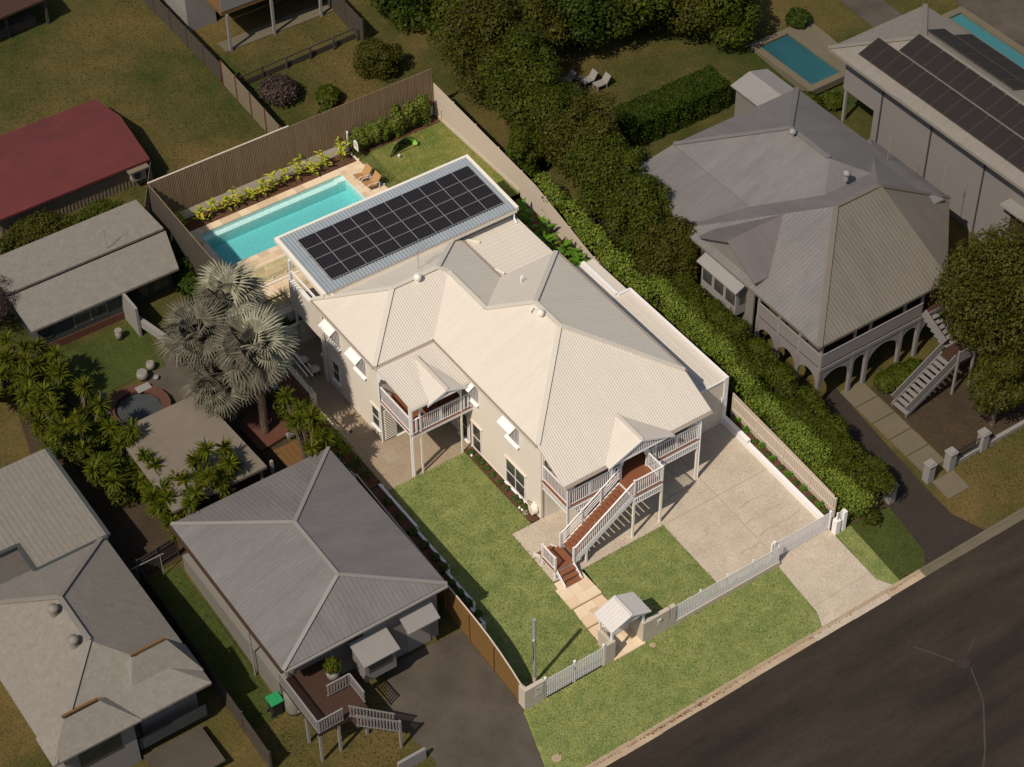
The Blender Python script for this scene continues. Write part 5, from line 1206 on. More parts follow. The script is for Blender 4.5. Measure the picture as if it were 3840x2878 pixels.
for i, (x, y) in enumerate([(23.2, 0), (25.85, -.05), (27.35, -.05), (29.75, 0.0)]):
    t = empty('gate_pillar', (x, y, 0), 'pale square capped pillar, %s from the hedge in the low front wall' % ord_(i), 'pillar', 'pillars of the right neighbour')
    bx('shaft', 'n_trim', t, x-.22, x+.22, y-.22, y+.22, -.1, 1.15); MB().prism([(x-.27, y-.27, 1.15), (x+.27, y-.27, 1.15), (x+.27, y+.27, 1.15), (x-.27, y+.27, 1.15)], (0, 0, .10)).build('cap', 'n_trim', t)
    MB().prism([(x-.2, y-.2, 1.25), (x+.2, y-.2, 1.25), (x+.2, y+.2, 1.25), (x-.2, y+.2, 1.25)], (0, 0, .08)).build('cap_top', 'n_trim', t)
lw = empty('front_wall', (30, 0, 0), 'low pale wall with dark rails between the capped pillars', 'wall')
bx('wall', 'n_trim', lw, 27.6, 36, -.12, .10, -.1, .22)
for z in (.5, .9): bx('rail', 'black', lw, 27.6, 29.5, -.03, .0, z, z+.04)
for k in range(16): bx('picket', 'black', lw, 27.7+.115*k, 27.72+.115*k, -.03, -.01, .22, 1.0)
# --- grey Queenslander on stilts
Q = empty('stilted_house', (29, 14, .6), 'grey stilted house with weathered hip roof, arched undercroft and long verandah', 'house')
DQ, EQ = 3.55, 5.55
bx('core_wall', 'n_wall', Q, 26.0, 36.0, 14.0, 23.6, .6, EQ+.2); bx('core_wall', 'n_wall', Q, 26.0, 32.4, 9.3, 13.99, .6, EQ+.2); bx('verandah_wall', 'n_walld', Q, 26.0, 33.4, 9.25, 9.29, DQ+.03, EQ+.1)
bx('verandah_floor', 'n_wall', Q, 23.95, 33.6, 6.9, 12.2, DQ-.25, DQ)
bx('floor_boards', 'n_deck', Q, 24.0, 33.5, 6.95, 12.2, DQ+.002, DQ+.03)
def arch(y, xa, xb, z0, z1, n=10):
    """a solid panel with an arched opening, standing in the plane y."""
    xm, hw = (xa+xb)/2, (xb-xa)/2-.16; zc = z1-.35; pts_o = [(xa, z1), (xb, z1)]
    mb = MB(); hgt = min(hw*.9, z1-z0-.9)
    for k in range(n):
        t0, t1 = math.pi*k/n, math.pi*(k+1)/n
        p0 = (xm-hw*math.cos(t0), z1-.30-hgt+hgt*math.sin(t0)); p1 = (xm-hw*math.cos(t1), z1-.30-hgt+hgt*math.sin(t1))
        mb.prism([(p0[0], y, p0[1]), (p1[0], y, p1[1]), (p1[0], y, z1), (p0[0], y, z1)], (0, .12, 0))
    mb.box(xa, xa+.16, y, y+.12, z1-.30-hgt, z1).box(xb-.16, xb, y, y+.12, z1-.30-hgt, z1)
    return mb.build('arch_panel', 'n_wall', Q)
XS = [24.05, 26.35, 27.45, 29.9, 31.2, 33.6]
for a, b in zip(XS, XS[1:]): arch(6.95, a, b, zt(6.9), DQ-.25)
for x in XS:
    bx('stump', 'n_wall', Q, x-.10, x+.10, 6.92, 7.12, zt(6.9)-.1, DQ-.25); bx('post', 'n_trim', Q, x-.06, x+.06, 6.96, 7.08, DQ, EQ-.1)
bx('railing', 'n_wall', Q, 24.05, 31.2, 6.94, 6.98, DQ+.1, DQ+.95); bx('rail_cap', 'n_trim', Q, 24.0, 31.2, 6.92, 7.0, DQ+.95, DQ+1.0)
bx('railing', 'n_wall', Q, 23.98, 24.02, 7.0, 12.2, DQ+.1, DQ+.95); bx('rail_cap', 'n_trim', Q, 23.96, 24.04, 7.0, 12.2, DQ+.95, DQ+1.0)
for y in (8.7, 10.4, 12.1):
    bx('stump', 'n_wall', Q, 23.95, 24.15, y-.1, y+.1, zt(y)-.1, DQ-.25); bx('post', 'n_trim', Q, 23.96, 24.08, y-.06, y+.06, DQ, EQ-.1)
mb = MB()
for (a, b) in ((7.0, 8.7), (8.7, 10.4), (10.4, 12.1)):
    ym, hw = (a+b)/2, (b-a)/2-.12; hg = .8; z1 = DQ-.25
    for k in range(8):
        t0, t1 = math.pi*k/8, math.pi*(k+1)/8; p0 = (ym-hw*math.cos(t0), z1-.25-hg+hg*math.sin(t0)); p1 = (ym-hw*math.cos(t1), z1-.25-hg+hg*math.sin(t1))
        mb.prism([(23.96, p0[0], p0[1]), (23.96, p1[0], p1[1]), (23.96, p1[0], z1), (23.96, p0[0], z1)], (.12, 0, 0))
mb.build('arch_panel', 'n_wall', Q)
ap1, ap2 = (29.45, 12.65, 8.3), (32.5, 12.65, 8.3); c0, c1, c2 = (23.55, 6.75, EQ), (32.6, 6.75, EQ), (37.6, 11.9, EQ)
qr = roof_solid('roof', [([c0, c1, ap2, ap1], 0), ([c0, ap1, (23.55, 18.55, EQ)], 1), ([c1, c2, ap2], 0), ([c2, ap2, (37.6, 18.55, EQ)], 1), ([(23.55, 18.55, EQ), (37.6, 18.55, EQ), ap2, ap1], 2)], ['n_rooft', 'n_roofy', 'n_roofx'], Q, .15)
corr_sheets(qr, [([c0, c1, ap2, ap1], 'X', 'n_rooft'), ([c0, ap1, (23.55, 18.55, EQ)], 'Y', 'n_roofy')], .24, .007)
caps(qr, [(c0, ap1), (ap1, ap2), (ap2, c1), (ap2, c2)], 'n_rooft', .3)
q2 = roof_solid('rear_roof', hip_polys(27.4, 36.7, 11.5, 24.2, 6.15, .43, 'Y'), ['n_roofx', 'n_roofy'], Q, .15)
caps(q2, [((32.05, 16.2, 8.15), (32.05, 19.55, 8.15)), ((32.05, 19.55, 8.15), (36.7, 24.2, 6.15)), ((32.05, 19.55, 8.15), (27.4, 24.2, 6.15))], 'n_roofx', .3)
roof_solid('lean_to_roof', [([(27.38, 17.2, 6.13), (27.38, 24.2, 6.13), (24.0, 24.2, 5.55), (24.0, 17.2, 5.55)], 0)], ['n_roofy'], Q, .14)
bx('rear_wall', 'n_wall', Q, 24.2, 27.2, 17.3, 24.0, zt(20), 5.4)
q3 = roof_solid('gable_roof', hip_polys(23.6, 29.5, 12.2, 17.0, 6.05, .56, 'X', 0, 1, True, True), ['n_roofp', 'n_roofy'], Q, .12)
MB().prism([(23.95, 12.5, .9), (23.95, 16.7, .9), (23.95, 16.7, 6.1), (23.95, 14.6, 7.2), (23.95, 12.5, 6.1)], (.1, 0, 0)).build('gable_wall', 'n_wall2', Q)
by = bx('bay_window', 'n_trim', Q, 23.2, 23.95, 13.1, 16.1, 3.2, 5.0)
roof_solid('bay_hood', [([(23.94, 12.9, 5.6), (23.94, 16.3, 5.6), (22.95, 16.3, 5.1), (22.95, 12.9, 5.1)], 0)], ['n_trim'], Q, .08)
for a in (13.2, 14.2, 15.2): bx('pane', 'pane', by, 23.17, 23.2, a, a+.75, 3.9, 4.8)
bx('pane', 'pane', by, 23.45, 23.85, 13.08, 13.1, 3.9, 4.85)
for i, (x, y) in enumerate([(31.75, 19.0), (31.75, 14.4)]):
    v = MB().cyl((x, y, 7.9), (x, y, 8.25), .14, .14, 10).build('roof_ventilator', 'n_trim', Q); MB().lathe((x, y, 8.25), [(.16, 0), (.24, .1), (.2, .25), (.03, .34)], 12).build('ventilator_dome', 'n_trim', v, True)
for x, y, z in ((36.3, 15.8, 6.6), (37.3, 12.3, 6.4)):
    MB().cyl((x, y, z-.5), (x, y, z+1.4), .02, .02, 6).bar((x-.3, y, z+1.35), (x+.5, y+.1, z+1.35), .02, .02).build('antenna', 'n_trim', Q)
# its dog-leg stair
sx = MB()
for y in (3.75, 4.85): sx.prism([(27.7, y, .35), (27.7, y, .65), (31.0, y, 2.65), (31.0, y, 2.35)], (0, .06, 0))
stq = sx.build('stair', 'n_wall', Q)
for k in range(11):
    s = (k+.6)/11.5; bx('tread', 'n_wall', stq, 27.7+3.3*s-.13, 27.7+3.3*s+.13, 3.78, 4.9, .45+2.15*s-.04, .45+2.15*s)
for y in (3.78, 4.9): bar('stair_rail', 'n_wall', stq, (27.7, y, 1.0), (31.0, y, 3.1), .04, .55)
bx('mid_landing', 'n_deck', Q, 31.0, 32.3, 3.7, 5.0, 2.5, 2.6); bx('landing_rail', 'n_wall', Q, 31.0, 32.3, 3.66, 3.70, 2.7, 3.5)
for x, y in ((31.05, 3.72), (32.25, 3.72)): bx('landing_post', 'n_wall', Q, x-.06, x+.06, y-.06, y+.06, .2, 3.5)
for k in range(6): bx('tread', 'n_wall', stq, 31.25, 32.25, 5.0+.3*k, 5.26+.3*k, 2.6+.155*k, 2.64+.155*k)
bar('stair_rail', 'n_wall', stq, (31.2, 5.0, 3.1), (31.2, 6.8, 4.0), .04, .6)
tree('street_tree', 'big rounded olive tree at the right edge before the grey stilted house', (33.8, 3.9, .3), 5.9, (4.1, 3.8, 4.3), 21000, 'n_leaf2', .27, .16, 570, 34)
tree('street_tree', 'lower spreading part tree in front of the right edge', (31.4, .9, .0), 3.1, (2.0, 1.6, 1.9), 6000, 'n_leaf2', .25, .15, 571, 18)
for i, (x, y, r) in enumerate([(28.4, 6.1, .7), (29.3, 6.0, .8), (30.2, 5.9, .75)]):
    tuft((x, y, zt(y)), 'dense green shrub, %s from the path under the grey stair' % ord_(i), r, 575+i, 'n_leaf', 2200, .17, .10, 'garden_shrub', 'shrubs under the grey stair', 'shrub')
# --- pale house with solar roof, far right
S = empty('solar_house', (44, 16, 1.5), 'long pale walled two storey house with solar panels, far right', 'house')
EZ = 7.55
bx('wall', 'n_wall', S, 40.75, 46.8, 0, 21.6, .4, EZ-.02); bx('upper_wall', 'n_wall', S, 40.75, 46.8, 21.6, 24.4, 4.3, EZ-.02)
bx('post', 'n_trim', S, 40.78, 40.95, 24.1, 24.27, 1.9, 4.3)
for y in (21.0, 12.4, 16.8): MB().cyl((40.68, y, .9), (40.68, y, EZ), .045, .045, 8).build('downpipe', 'n_walld', S)
bx('window_hood', 'n_trim', S, 39.9, 40.75, 7.9, 10.2, 5.05, 5.15); bx('window', 'n_deck', S, 40.72, 40.75, 8.1, 9.9, 2.6, 4.9)
srf = roof_solid('roof', hip_polys(39.5, 47.3, -6, 24.8, EZ, .36, 'Y', 0, 0), ['n_roofc'], S, .2)
caps(srf, [((43.4, 0, 8.954), (43.4, 20.9, 8.954)), ((43.4, 20.9, 8.954), (47.3, 24.8, EZ)), ((43.4, 20.9, 8.954), (39.5, 24.8, EZ))], 'n_roofc', .3)
spv = bpy.data.meshes.new('pv'); pm2 = MB().box(0, 1.0, 0, 1.62, 0, .04, 1).box(.02, .98, .02, 1.6, .0405, .043, 0).mesh('panel', ['n_pv', 'n_pvf'])
sarr = empty('solar_array', (42, 15, 8), 'long dark rows of solar panels on the far right pale roof', 'solar panels')
pit = math.atan(.36)
def on_slope(s, y): return (39.5+s*math.cos(pit), y, EZ+s*math.sin(pit)+.08)
for r_, s0, y1, n_ in ((0, .75, 23.0, 16), (1, 2.45, 21.3, 14)):
    for k in range(n_):
        y = y1-1.04*(k+1); x, yy, z = on_slope(s0, y)
        w = Matrix.Translation((x, yy, z)) @ Matrix.Rotation(-pit, 4, 'Y') @ Matrix.Rotation(R(-90), 4, 'Z') @ Matrix.Translation((-1.0, 0, 0)) if False else Matrix.Translation((x, yy, z)) @ Matrix.Rotation(-pit, 4, 'Y') @ Matrix(((0, 1, 0, 0), (1, 0, 0, 0), (0, 0, 1, 0), (0, 0, 0, 1)))
        link(bpy.data.objects.new('panel', pm2), sarr, w)
sar2 = empty('solar_array', (46.5, 17, 8), 'tilted dark solar panels beyond the ridge of the far right roof', 'solar panels')
for k in range(7):
    for r_ in range(2):
        y = 20.6-1.04*k-.8*r_; s = .9+1.66*r_; x = 43.4+s*math.cos(pit); z = 8.954-s*math.sin(pit)+.08
        w = Matrix.Translation((x, y, z)) @ Matrix.Rotation(pit, 4, 'Y') @ Matrix(((0, 1, 0, 0), (1, 0, 0, 0), (0, 0, 1, 0), (0, 0, 0, 1))); link(bpy.data.objects.new('panel', pm2), sar2, w)
# pools, shed, loungers behind the right neighbours
def small_pool(name, label, x0, x1, y0, y1, z, mat='n_plaster'):
    t = empty(name, ((x0+x1)/2, (y0+y1)/2, z), label, 'pool')
    mb = MB(); mb.box(x0-.5, x1+.5, y0-.5, y0, z-.4, z+.06).box(x0-.5, x1+.5, y1, y1+.5, z-.4, z+.06).box(x0-.5, x0, y0, y1, z-.4, z+.06).box(x1, x1+.5, y0, y1, z-.4, z+.06).build('coping', 'n_path', t)
    bx('shell', mat, t, x0, x1, y0, y1, z-.5, z-.10); bx('water', 'n_water', t, x0+.002, x1-.002, y0+.002, y1-.002, z-.098, z+.02); return t
small_pool('garden_pool', 'dark teal garden pool behind the pale shed', 40.9, 43.3, 27.3, 32.4, 2.70)
small_pool('lap_pool', 'bright narrow pool strip beyond the far right roof', 53.2, 54.3, 19.0, 28.0, 2.4, 'n_plaster2')
slope_sheet('paved_yard', 'n_path', [(43.9, 26), (45.5, 26), (45.5, 33.5), (43.9, 33.5)], .02, fn=zt)
slope_sheet('paved_yard', 'n_conc', [(55, 10), (64, 10), (64, 32), (55, 32)], .02, fn=zt)
slope_sheet('paved_yard', 'n_conc', [(48.5, 27), (51, 27), (51, 40), (48.5, 40)], .02, fn=zt)
sh = empty('garden_shed', (36.5, 26, 2.3), 'small pale gabled shed behind the grey stilted house', 'shed')
bx('wall', 'n_wall2', sh, 35.3, 37.6, 23.4, 28.0, 1.8, 4.7)
roof_solid('roof', hip_polys(35.0, 37.9, 23.2, 28.2, 4.7, .30, 'Y', 0, 0, True, True), ['n_trim'], sh, .08)
MB().prism([(35.3, 28.0, 4.65), (37.6, 28.0, 4.65), (36.45, 28.0, 5.0)], (0, -.05, 0)).build('gable', 'n_wall2', sh)
for i, (x, y, a) in enumerate([(28.45, 36.1, .4), (29.6, 35.4, .5), (30.1, 34.7, .45)]):
    t = empty('sun_lounger', (x, y, zt(y)), 'pale garden lounger, %s from the boundary trees on the dry lawn' % ord_(i), 'lounger', 'loungers on the dry lawn')
    z = zt(y); MB().prism([(x-.55, y-.28, z+.30), (x+.2, y-.28, z+.28), (x+.5, y-.28, z+.75), (x+.48, y-.28, z+.80), (x+.18, y-.28, z+.35), (x-.55, y-.28, z+.37)], (0, .56, 0)).build('bed', 'n_trim', t)
    for dx in (-.48, .2):
        for dy in (-.24, .24): bx('leg', 'n_trim', t, x+dx-.03, x+dx+.03, y+dy-.03, y+dy+.03, z, z+.3)
lt = empty('side_table', (29.05, 35.8, zt(35.8)), 'low round table between the garden loungers', 'table')
MB().lathe((29.05, 35.8, zt(35.8)), [(.20, 0), (.05, .05), (.05, .36), (.26, .38), (.26, .42)], 12).build('pedestal', 'n_path', lt)
tree('garden_tree', 'rounded dark bush behind the tall rear batten fence', (19.2, 43.3, zt(43.3)), 4.4, (1.9, 1.5, 1.5), 7000, 'n_leaf2', .22, .13, 580, 20)
for i, (x, y, r, m) in enumerate([(12.6, 44.4, 1.2, 'n_dry'), (15.0, 42.6, .8, 'n_leaf'), (14.2, 41.2, .6, 'n_leaf3'), (44.6, 33.0, .8, 'n_leaf3'), (41.2, 25.6, .7, 'n_leaf'), (39.6, 26.2, .9, 'n_leaf'), (38.6, 24.4, .6, 'n_leaf')]):
    tuft((x, y, zt(y)), ['purplish twiggy bush beside the beige sheet fence', 'low green bush behind the rear batten fence', 'small dark bush against the rear batten fence', 'round dark shrub beside the paved strip beyond the teal pool', 'bright shrub under the pale house overhang', 'yellow green shrub between the shed and the teal pool', 'small shrub beside the pale shed roof'][i], r, 585+i, m, int(1800*r+300), .22, .12, 'garden_shrub', None, 'shrub')

# ================================================================== neighbouring properties: left side
# --- grey house beside the left lawn
L1 = empty('grey_house', (-5, 10, .5), 'grey roofed weatherboard house beside the left lawn, with front deck and stairs', 'house')
bx('wall', 'n_wall', L1, -9.0, -1.1, 6.4, 16.0, .4, 4.15); bx('wall', 'n_wall', L1, -5.2, -1.1, 5.75, 6.4, .4, 4.1)
xm, rz, ya, yb = -5.135, 5.62, 7.95, 11.97
Lc = [(-9.65, 5.5, 4.25), (-.62, 5.5, 4.25), (-.62, 16.5, 4.25), (-9.65, 16.5, 4.25)]; Ra, Rb = (xm, ya, rz), (xm, yb, rz)
r1 = roof_solid('roof', [([Lc[0], Ra, Rb, Lc[3]], 1), ([Lc[1], Ra, Rb, Lc[2]], 1), ([Lc[0], Lc[1], Ra], 0), ([Lc[3], Lc[2], Rb], 0)], ['n_roofx', 'n_roofy'], L1, .15)
corr_sheets(r1, [([Lc[0], Ra, Rb, Lc[3]], 'Y', 'n_roofy'), ([Lc[1], Ra, Rb, Lc[2]], 'Y', 'n_roofy'), ([Lc[0], Lc[1], Ra], 'X', 'n_roofx'), ([Lc[3], Lc[2], Rb], 'X', 'n_roofx')], .24, .0035)
caps(r1, [(Lc[0], Ra), (Lc[1], Ra), (Ra, Rb), (Lc[3], Rb), (Lc[2], Rb)], 'n_trim', .2)
bar('gutter', 'n_deck', r1, (-9.72, 5.5, 4.15), (-9.72, 16.5, 4.15), .12, .1); bar('gutter', 'n_trim', r1, (-9.6, 5.44, 4.15), (-.65, 5.44, 4.15), .12, .1)
for x in np.arange(-8.9, -5.4, .42): bx('louvre', 'n_trim', L1, x, x+.16, 6.33, 6.39, 2.6, 4.0)
hd = MB().prism([(-3.3, 5.74, 3.5), (-3.3, 4.85, 3.0), (-3.3, 4.85, 2.92), (-3.3, 5.74, 3.4)], (1.8, 0, 0)).build('window_hood', 'n_trim', L1)
bw = bx('bay_window', 'n_wall', L1, -5.9, -4.2, 4.6, 5.75, 1.5, 2.9); bx('pane', 'pane', bw, -5.7, -4.4, 4.58, 4.6, 2.05, 2.75); bx('pane', 'pane', bw, -4.2, -4.18, 4.75, 5.6, 2.05, 2.75)
roof_solid('bay_hood', [([(-6.05, 5.76, 3.35), (-4.05, 5.76, 3.35), (-4.05, 4.4, 2.95), (-6.05, 4.4, 2.95)], 0)], ['n_trim'], L1, .07)
bx('door_panel', 'n_trim', L1, -2.9, -1.6, 5.70, 5.75, .45, 2.4)
D1 = 2.35
dk = bx('deck', 'n_deck', L1, -9.55, -6.9, 2.75, 6.39, D1-.2, D1)
bx('deck_rail', 'n_trim', L1, -9.58, -9.5, 2.72, 15.6, D1+.1, D1+.95) if False else None
for (p, q) in (((-9.55, 2.75), (-9.55, 6.3)), ((-9.55, 2.75), (-8.2, 2.75))):
    t = bar('deck_rail', 'n_trim', L1, (*p, D1+.95), (*q, D1+.95), .07, .05); bar('bottom_rail', 'n_trim', t, (*p, D1+.12), (*q, D1+.12), .05, .05)
    l = math.hypot(q[0]-p[0], q[1]-p[1]); n_ = int(l/.13)
    for i in range(n_): s = (i+.5)/n_; x, y = p[0]+(q[0]-p[0])*s, p[1]+(q[1]-p[1])*s; bx('baluster', 'n_trim', t, x-.03, x+.03, y-.03, y+.03, D1+.1, D1+.93)
for (p, q, z0, z1) in (((-8.15, 4.3), (-6.9, 4.3), D1, D1), ((-6.9, 4.3), (-6.9, 3.0), D1, D1), ((-7.9, 2.75), (-6.0, 1.9), D1, 1.2), ((-7.9, 2.1), (-6.0, 1.35), D1, 1.2)):
    t = bar('deck_rail', 'n_trim', L1, (*p, z0+.9), (*q, z1+.9), .07, .05); bar('bottom_rail', 'n_trim', t, (*p, z0+.15), (*q, z1+.15), .05, .05)
    l = math.hypot(q[0]-p[0], q[1]-p[1]); n_ = int(l/.14)
    for i in range(n_): s = (i+.5)/n_; x, y = p[0]+(q[0]-p[0])*s, p[1]+(q[1]-p[1])*s; z = z0+(z1-z0)*s; bx('baluster', 'n_trim', t, x-.03, x+.03, y-.03, y+.03, z+.12, z+.88)
for k in range(7): s = k/6.5; x = -7.85+1.9*s; bx('tread', 'n_deck', L1, x, x+.3, 2.05-.75*s+.1, 2.75-.75*s, D1-.17*(k+1)-.04, D1-.17*(k+1))
for x, y in ((-9.5, 2.8), (-8.5, 2.8), (-9.5, 4.0), (-7.0, 2.9), (-6.05, 1.4)): bx('deck_post', 'n_trim', L1, x-.06, x+.06, y-.06, y+.06, .1, D1-.2)
for k in range(9): bx('side_rail', 'n_trim', L1, -9.35, -9.3, 6.6+1.05*k, 7.45+1.05*k, .9, 1.9) if False else None
bx('side_skirt', 'n_wall2', L1, -9.55, -9.05, 6.4, 16.0, .5, 2.3)
MB().cyl((-9.75, 8.6, .7), (-9.75, 8.6, 4.1), .05, .05, 8).build('downpipe', 'n_trim', L1)
pot = empty('potted_plant', (-7.3, 5.2, D1), 'green plant in a pale pot on the grey house deck', 'potted plant')
MB().lathe((-7.3, 5.2, D1), [(.20, 0), (.30, .12), (.34, .35), (.28, .5), (.24, .5)], 16).build('pot', 'n_pot', pot, True)
g = np.random.default_rng(600); p, nr = blob_pts(g, [(-7.3, 5.2, D1+.85, .38, .38, .42)], 900, -.8, .5); link(bpy.data.objects.new('foliage', leafmesh('foliage', 'n_yucca', p, nr, .2, .05, 600)), pot)
wb = empty('wheelie_bin', (-9.95, 6.3, .5), 'dark wheelie bin with bright green lid below the deck', 'bin')
MB().prism([(-10.2, 6.05, .5), (-9.7, 6.05, .5), (-9.7, 6.55, .5), (-10.2, 6.55, .5)], (0, 0, .9)).build('body', 'black', wb); MB().prism([(-10.28, 5.98, 1.4), (-9.62, 5.98, 1.4), (-9.62, 6.62, 1.45), (-10.28, 6.62, 1.45)], (0, 0, .07)).build('lid', 'n_green', wb)
for y in (6.1, 6.5): MB().cyl((-10.25, y-.03, .6), (-10.25, y+.03, .6), .1, .1, 10).build('wheel', 'black', wb)
tk = empty('water_tank', (-9.0, 5.6, .5), 'pale round tank tucked under the deck corner', 'tank')
MB().lathe((-9.15, 5.95, .45), [(.42, 0), (.44, .2), (.44, 1.35), (.3, 1.5)], 18).build('body', 'n_wall2', tk, True); bx('tap', 'galv', tk, -9.18, -9.12, 5.45, 5.52, .7, .78)
slope_sheet('neighbour_driveway', 'n_conc', [(-5.1, -.1), (-.02, -.1), (-.02, 5.4), (-4.2, 5.6), (-5.6, 3.4)], .0, fn=zt)
slope_sheet('neighbour_driveway', 'n_conc', [(-5.1, -.1), (-.16, -.1), (-1.32, KY), (-7.5, KY)], .004, fn=zt)
slope_sheet('neighbour_lawn', 'n_lawn2', [(-.15, -.13), (-.02, -.1), (-.02, 0), (-.15, 0)], .002, fn=zt)
bx('low_wall', 'n_trim', L1, -6.9, -5.4, .25, .4, -.1, .75)
slope_sheet('side_lawn', 'n_lawn2', [(-11.7, 6), (-9.7, 6), (-9.7, 16.4), (-11.7, 16.4)], .0, fn=zt)
def paling_run(label, p, q, h, mat, step=.15, name='paling_fence', fn=zt, post_mat=None):
    l = math.hypot(q[0]-p[0], q[1]-p[1]); n_ = int(l/step); ang = math.atan2(q[1]-p[1], q[0]-p[0])
    t = empty(name, (*p, fn(p[1])), label, 'fence')
    me = MB().box(0, step*.93, -.012, .012, 0, h).mesh('paling', mat)
    for i in range(min(n_, 290)):
        s = i/n_; x, y = p[0]+(q[0]-p[0])*s, p[1]+(q[1]-p[1])*s
        link(bpy.data.objects.new('paling', me), t, Matrix.Translation((x, y, fn(y)-.05+.02*rnd.random())) @ Matrix.Rotation(ang, 4, 'Z'))
    k = max(2, int(l/2.2))
    for i in range(k+1):
        s = i/k; x, y = p[0]+(q[0]-p[0])*s, p[1]+(q[1]-p[1])*s; bx('post', post_mat or mat, t, x-.05, x+.05, y-.05, y+.05, fn(y)-.1, fn(y)+h+.03)
    for zz in (.35, h-.3): bar('rail', post_mat or mat, t, (*p, fn(p[1])+zz), (*q, fn(q[1])+zz), .08, .05)
    return t
paling_run('old dark paling fence between the grey house and the bottom left house', (-11.75, 3.6), (-11.75, 16.5), 1.5, 'n_fence')
paling_run('dark cross fence behind the narrow side lawn of the grey house', (-11.7, 16.6), (-9.4, 16.9), 1.5, 'n_fence')
# --- large pale roofed house, bottom left
L2 = empty('pale_house', (-16, 12, .6), 'pale lichened hip roofed house with bay fronts, bottom left corner', 'house')
EZ2 = 4.0
bx('wall', 'n_wall', L2, -20.0, -13.0, 8.6, 17.9, .4, EZ2-.1); bx('front_bay', 'n_wall', L2, -15.9, -13.0, 8.2, 8.6, .4, EZ2-.1); bx('front_bay', 'n_wall', L2, -20.0, -16.5, 7.4, 8.6, .4, EZ2-.1)
for a, b, y in ((-15.6, -14.5, 8.17), (-14.2, -13.2, 8.17), (-19.3, -17.2, 7.37)): bx('window', 'pane', L2, a, b, y, y+.03, 2.2, 3.5)
bx('verandah_rail', 'n_walld', L2, -16.4, -12.9, 7.5, 7.55, 1.2, 2.0)
lr = roof_solid('roof', hip_polys(-20.5, -12.6, 7.0, 18.0, EZ2, .47, 'Y', 0, 0), ['n_roofc'], L2, .15)
z2 = EZ2+3.95*.47
caps(lr, [((-16.55, 10.95, z2), (-16.55, 14.05, z2)), ((-16.55, 14.05, z2), (-12.6, 18.0, EZ2)), ((-16.55, 14.05, z2), (-20.5, 18, EZ2)), ((-16.55, 10.95, z2), (-20.5, 7, EZ2))], 'n_roofc', .25)
for (x0, x1, y0, h) in ((-16.3, -12.55, 7.85, 1.55), (-20.6, -16.2, 6.95, 1.0)):
    xm = (x0+x1)/2; zr_ = EZ2+h
    roof_solid('bay_roof', [([(x0, y0, EZ2+.02), (x1, y0, EZ2+.02), (xm+.9, y0+1.3, zr_), (xm-.9, y0+1.3, zr_)], 0), ([(x0, y0, EZ2+.02), (xm-.9, y0+1.3, zr_), (xm-.9, y0+1.45, zr_), (x0, y0+1.8, EZ2+.02)], 0), ([(x1, y0, EZ2+.02), (xm+.9, y0+1.3, zr_), (xm+.9, y0+1.45, zr_), (x1, y0+1.8, EZ2+.02)], 0)], ['n_roofc'], L2, .12)
    bar('roof_gutter', 'n_orange', L2, (xm-.9, y0+1.5, zr_-.05), (xm+.9, y0+1.5, zr_-.05), .12, .12)
for x, y in ((-16.7, 13.5), (-16.75, 11.3)):
    v = MB().cyl((x-.4, y, z2-.5), (x-.4, y, z2+.05), .2, .2, 12).build('roof_ventilator', 'n_roofc', L2); MB().lathe((x-.4, y, z2+.05), [(.22, 0), (.28, .08), (.24, .2), (.05, .28)], 12).build('ventilator_dome', 'n_roofc', v, True)
bx('carport_slab', 'n_conc', L2, -16.4, -13.4, 4.9, 7.3, .9, 1.0)
L2b = roof_solid('rear_roof', [([(-16.3, 17.75, 4.15), (-12.5, 17.75, 4.15), (-12.5, 24.7, 4.35), (-22, 24.7, 4.35), (-22, 19.7, 4.2), (-16.3, 19.7, 4.2)], 0)], ['n_roofc'], L2, .18)
for k in range(32):
    x = -12.7-.29*k; ya_ = 17.8 if x > -16.3 else 19.75; bar('roof_rib', 'n_roofc', L2b, (x, ya_, 4.155+(ya_-17.75)*.029), (x, 24.65, 4.352), .05, .035)
for (p, q) in (((-16.3, 17.7, 4.1), (-12.5, 17.7, 4.1)), ((-16.36, 17.7, 4.12), (-16.36, 19.7, 4.15)), ((-22, 19.65, 4.15), (-16.4, 19.65, 4.15)), ((-12.42, 17.75, 4.08), (-12.42, 24.7, 4.28))): bar('gutter', 'n_walld', L2b, p, q, .2, .16)
roof_solid('link_roof', [([(-22, 17.6, 4.02), (-16.4, 17.6, 4.02), (-16.4, 19.66, 3.96), (-22, 19.66, 3.96)], 0)], ['n_roofc'], L2, .1); bx('rear_wing_wall', 'n_wall', L2, -16.2, -12.8, 18.1, 24.5, 1.2, 3.9); roof_solid('link_roof', [([(-22, 17.6, 4.02), (-16.4, 17.6, 4.02), (-16.4, 19.66, 3.96), (-22, 19.66, 3.96)], 0)], ['n_roofc'], L2, .1); bx('rear_wing_wall', 'n_wall', L2, -22, -16.21, 20, 24.5, 1.2, 3.9)
cl = empty('clothes_line', (-11.6, 16.9, 1.3), 'thin pale steel clothes line between the two left houses', 'clothes line')
for x in (-11.9, -10.6): MB().cyl((x, 16.2, 1.2), (x, 16.2, 2.9), .03, .03, 8).build('mast', 'n_trim', cl)
for z in (2.85,): bar('cross_arm', 'n_trim', cl, (-12.2, 16.2, z), (-10.4, 16.2, z), .04, .04)
slope_sheet('soil_strip', 'n_soil', [(-12.6, 16.7), (-1, 16.7), (-1, 24.6), (-12.6, 24.6)], .004, fn=zt)
slope_sheet('soil_strip', 'n_soil', [(-13.2, 24.7), (-9.5, 24.7), (-9.5, 34), (-11.0, 34)], .004, fn=zt)
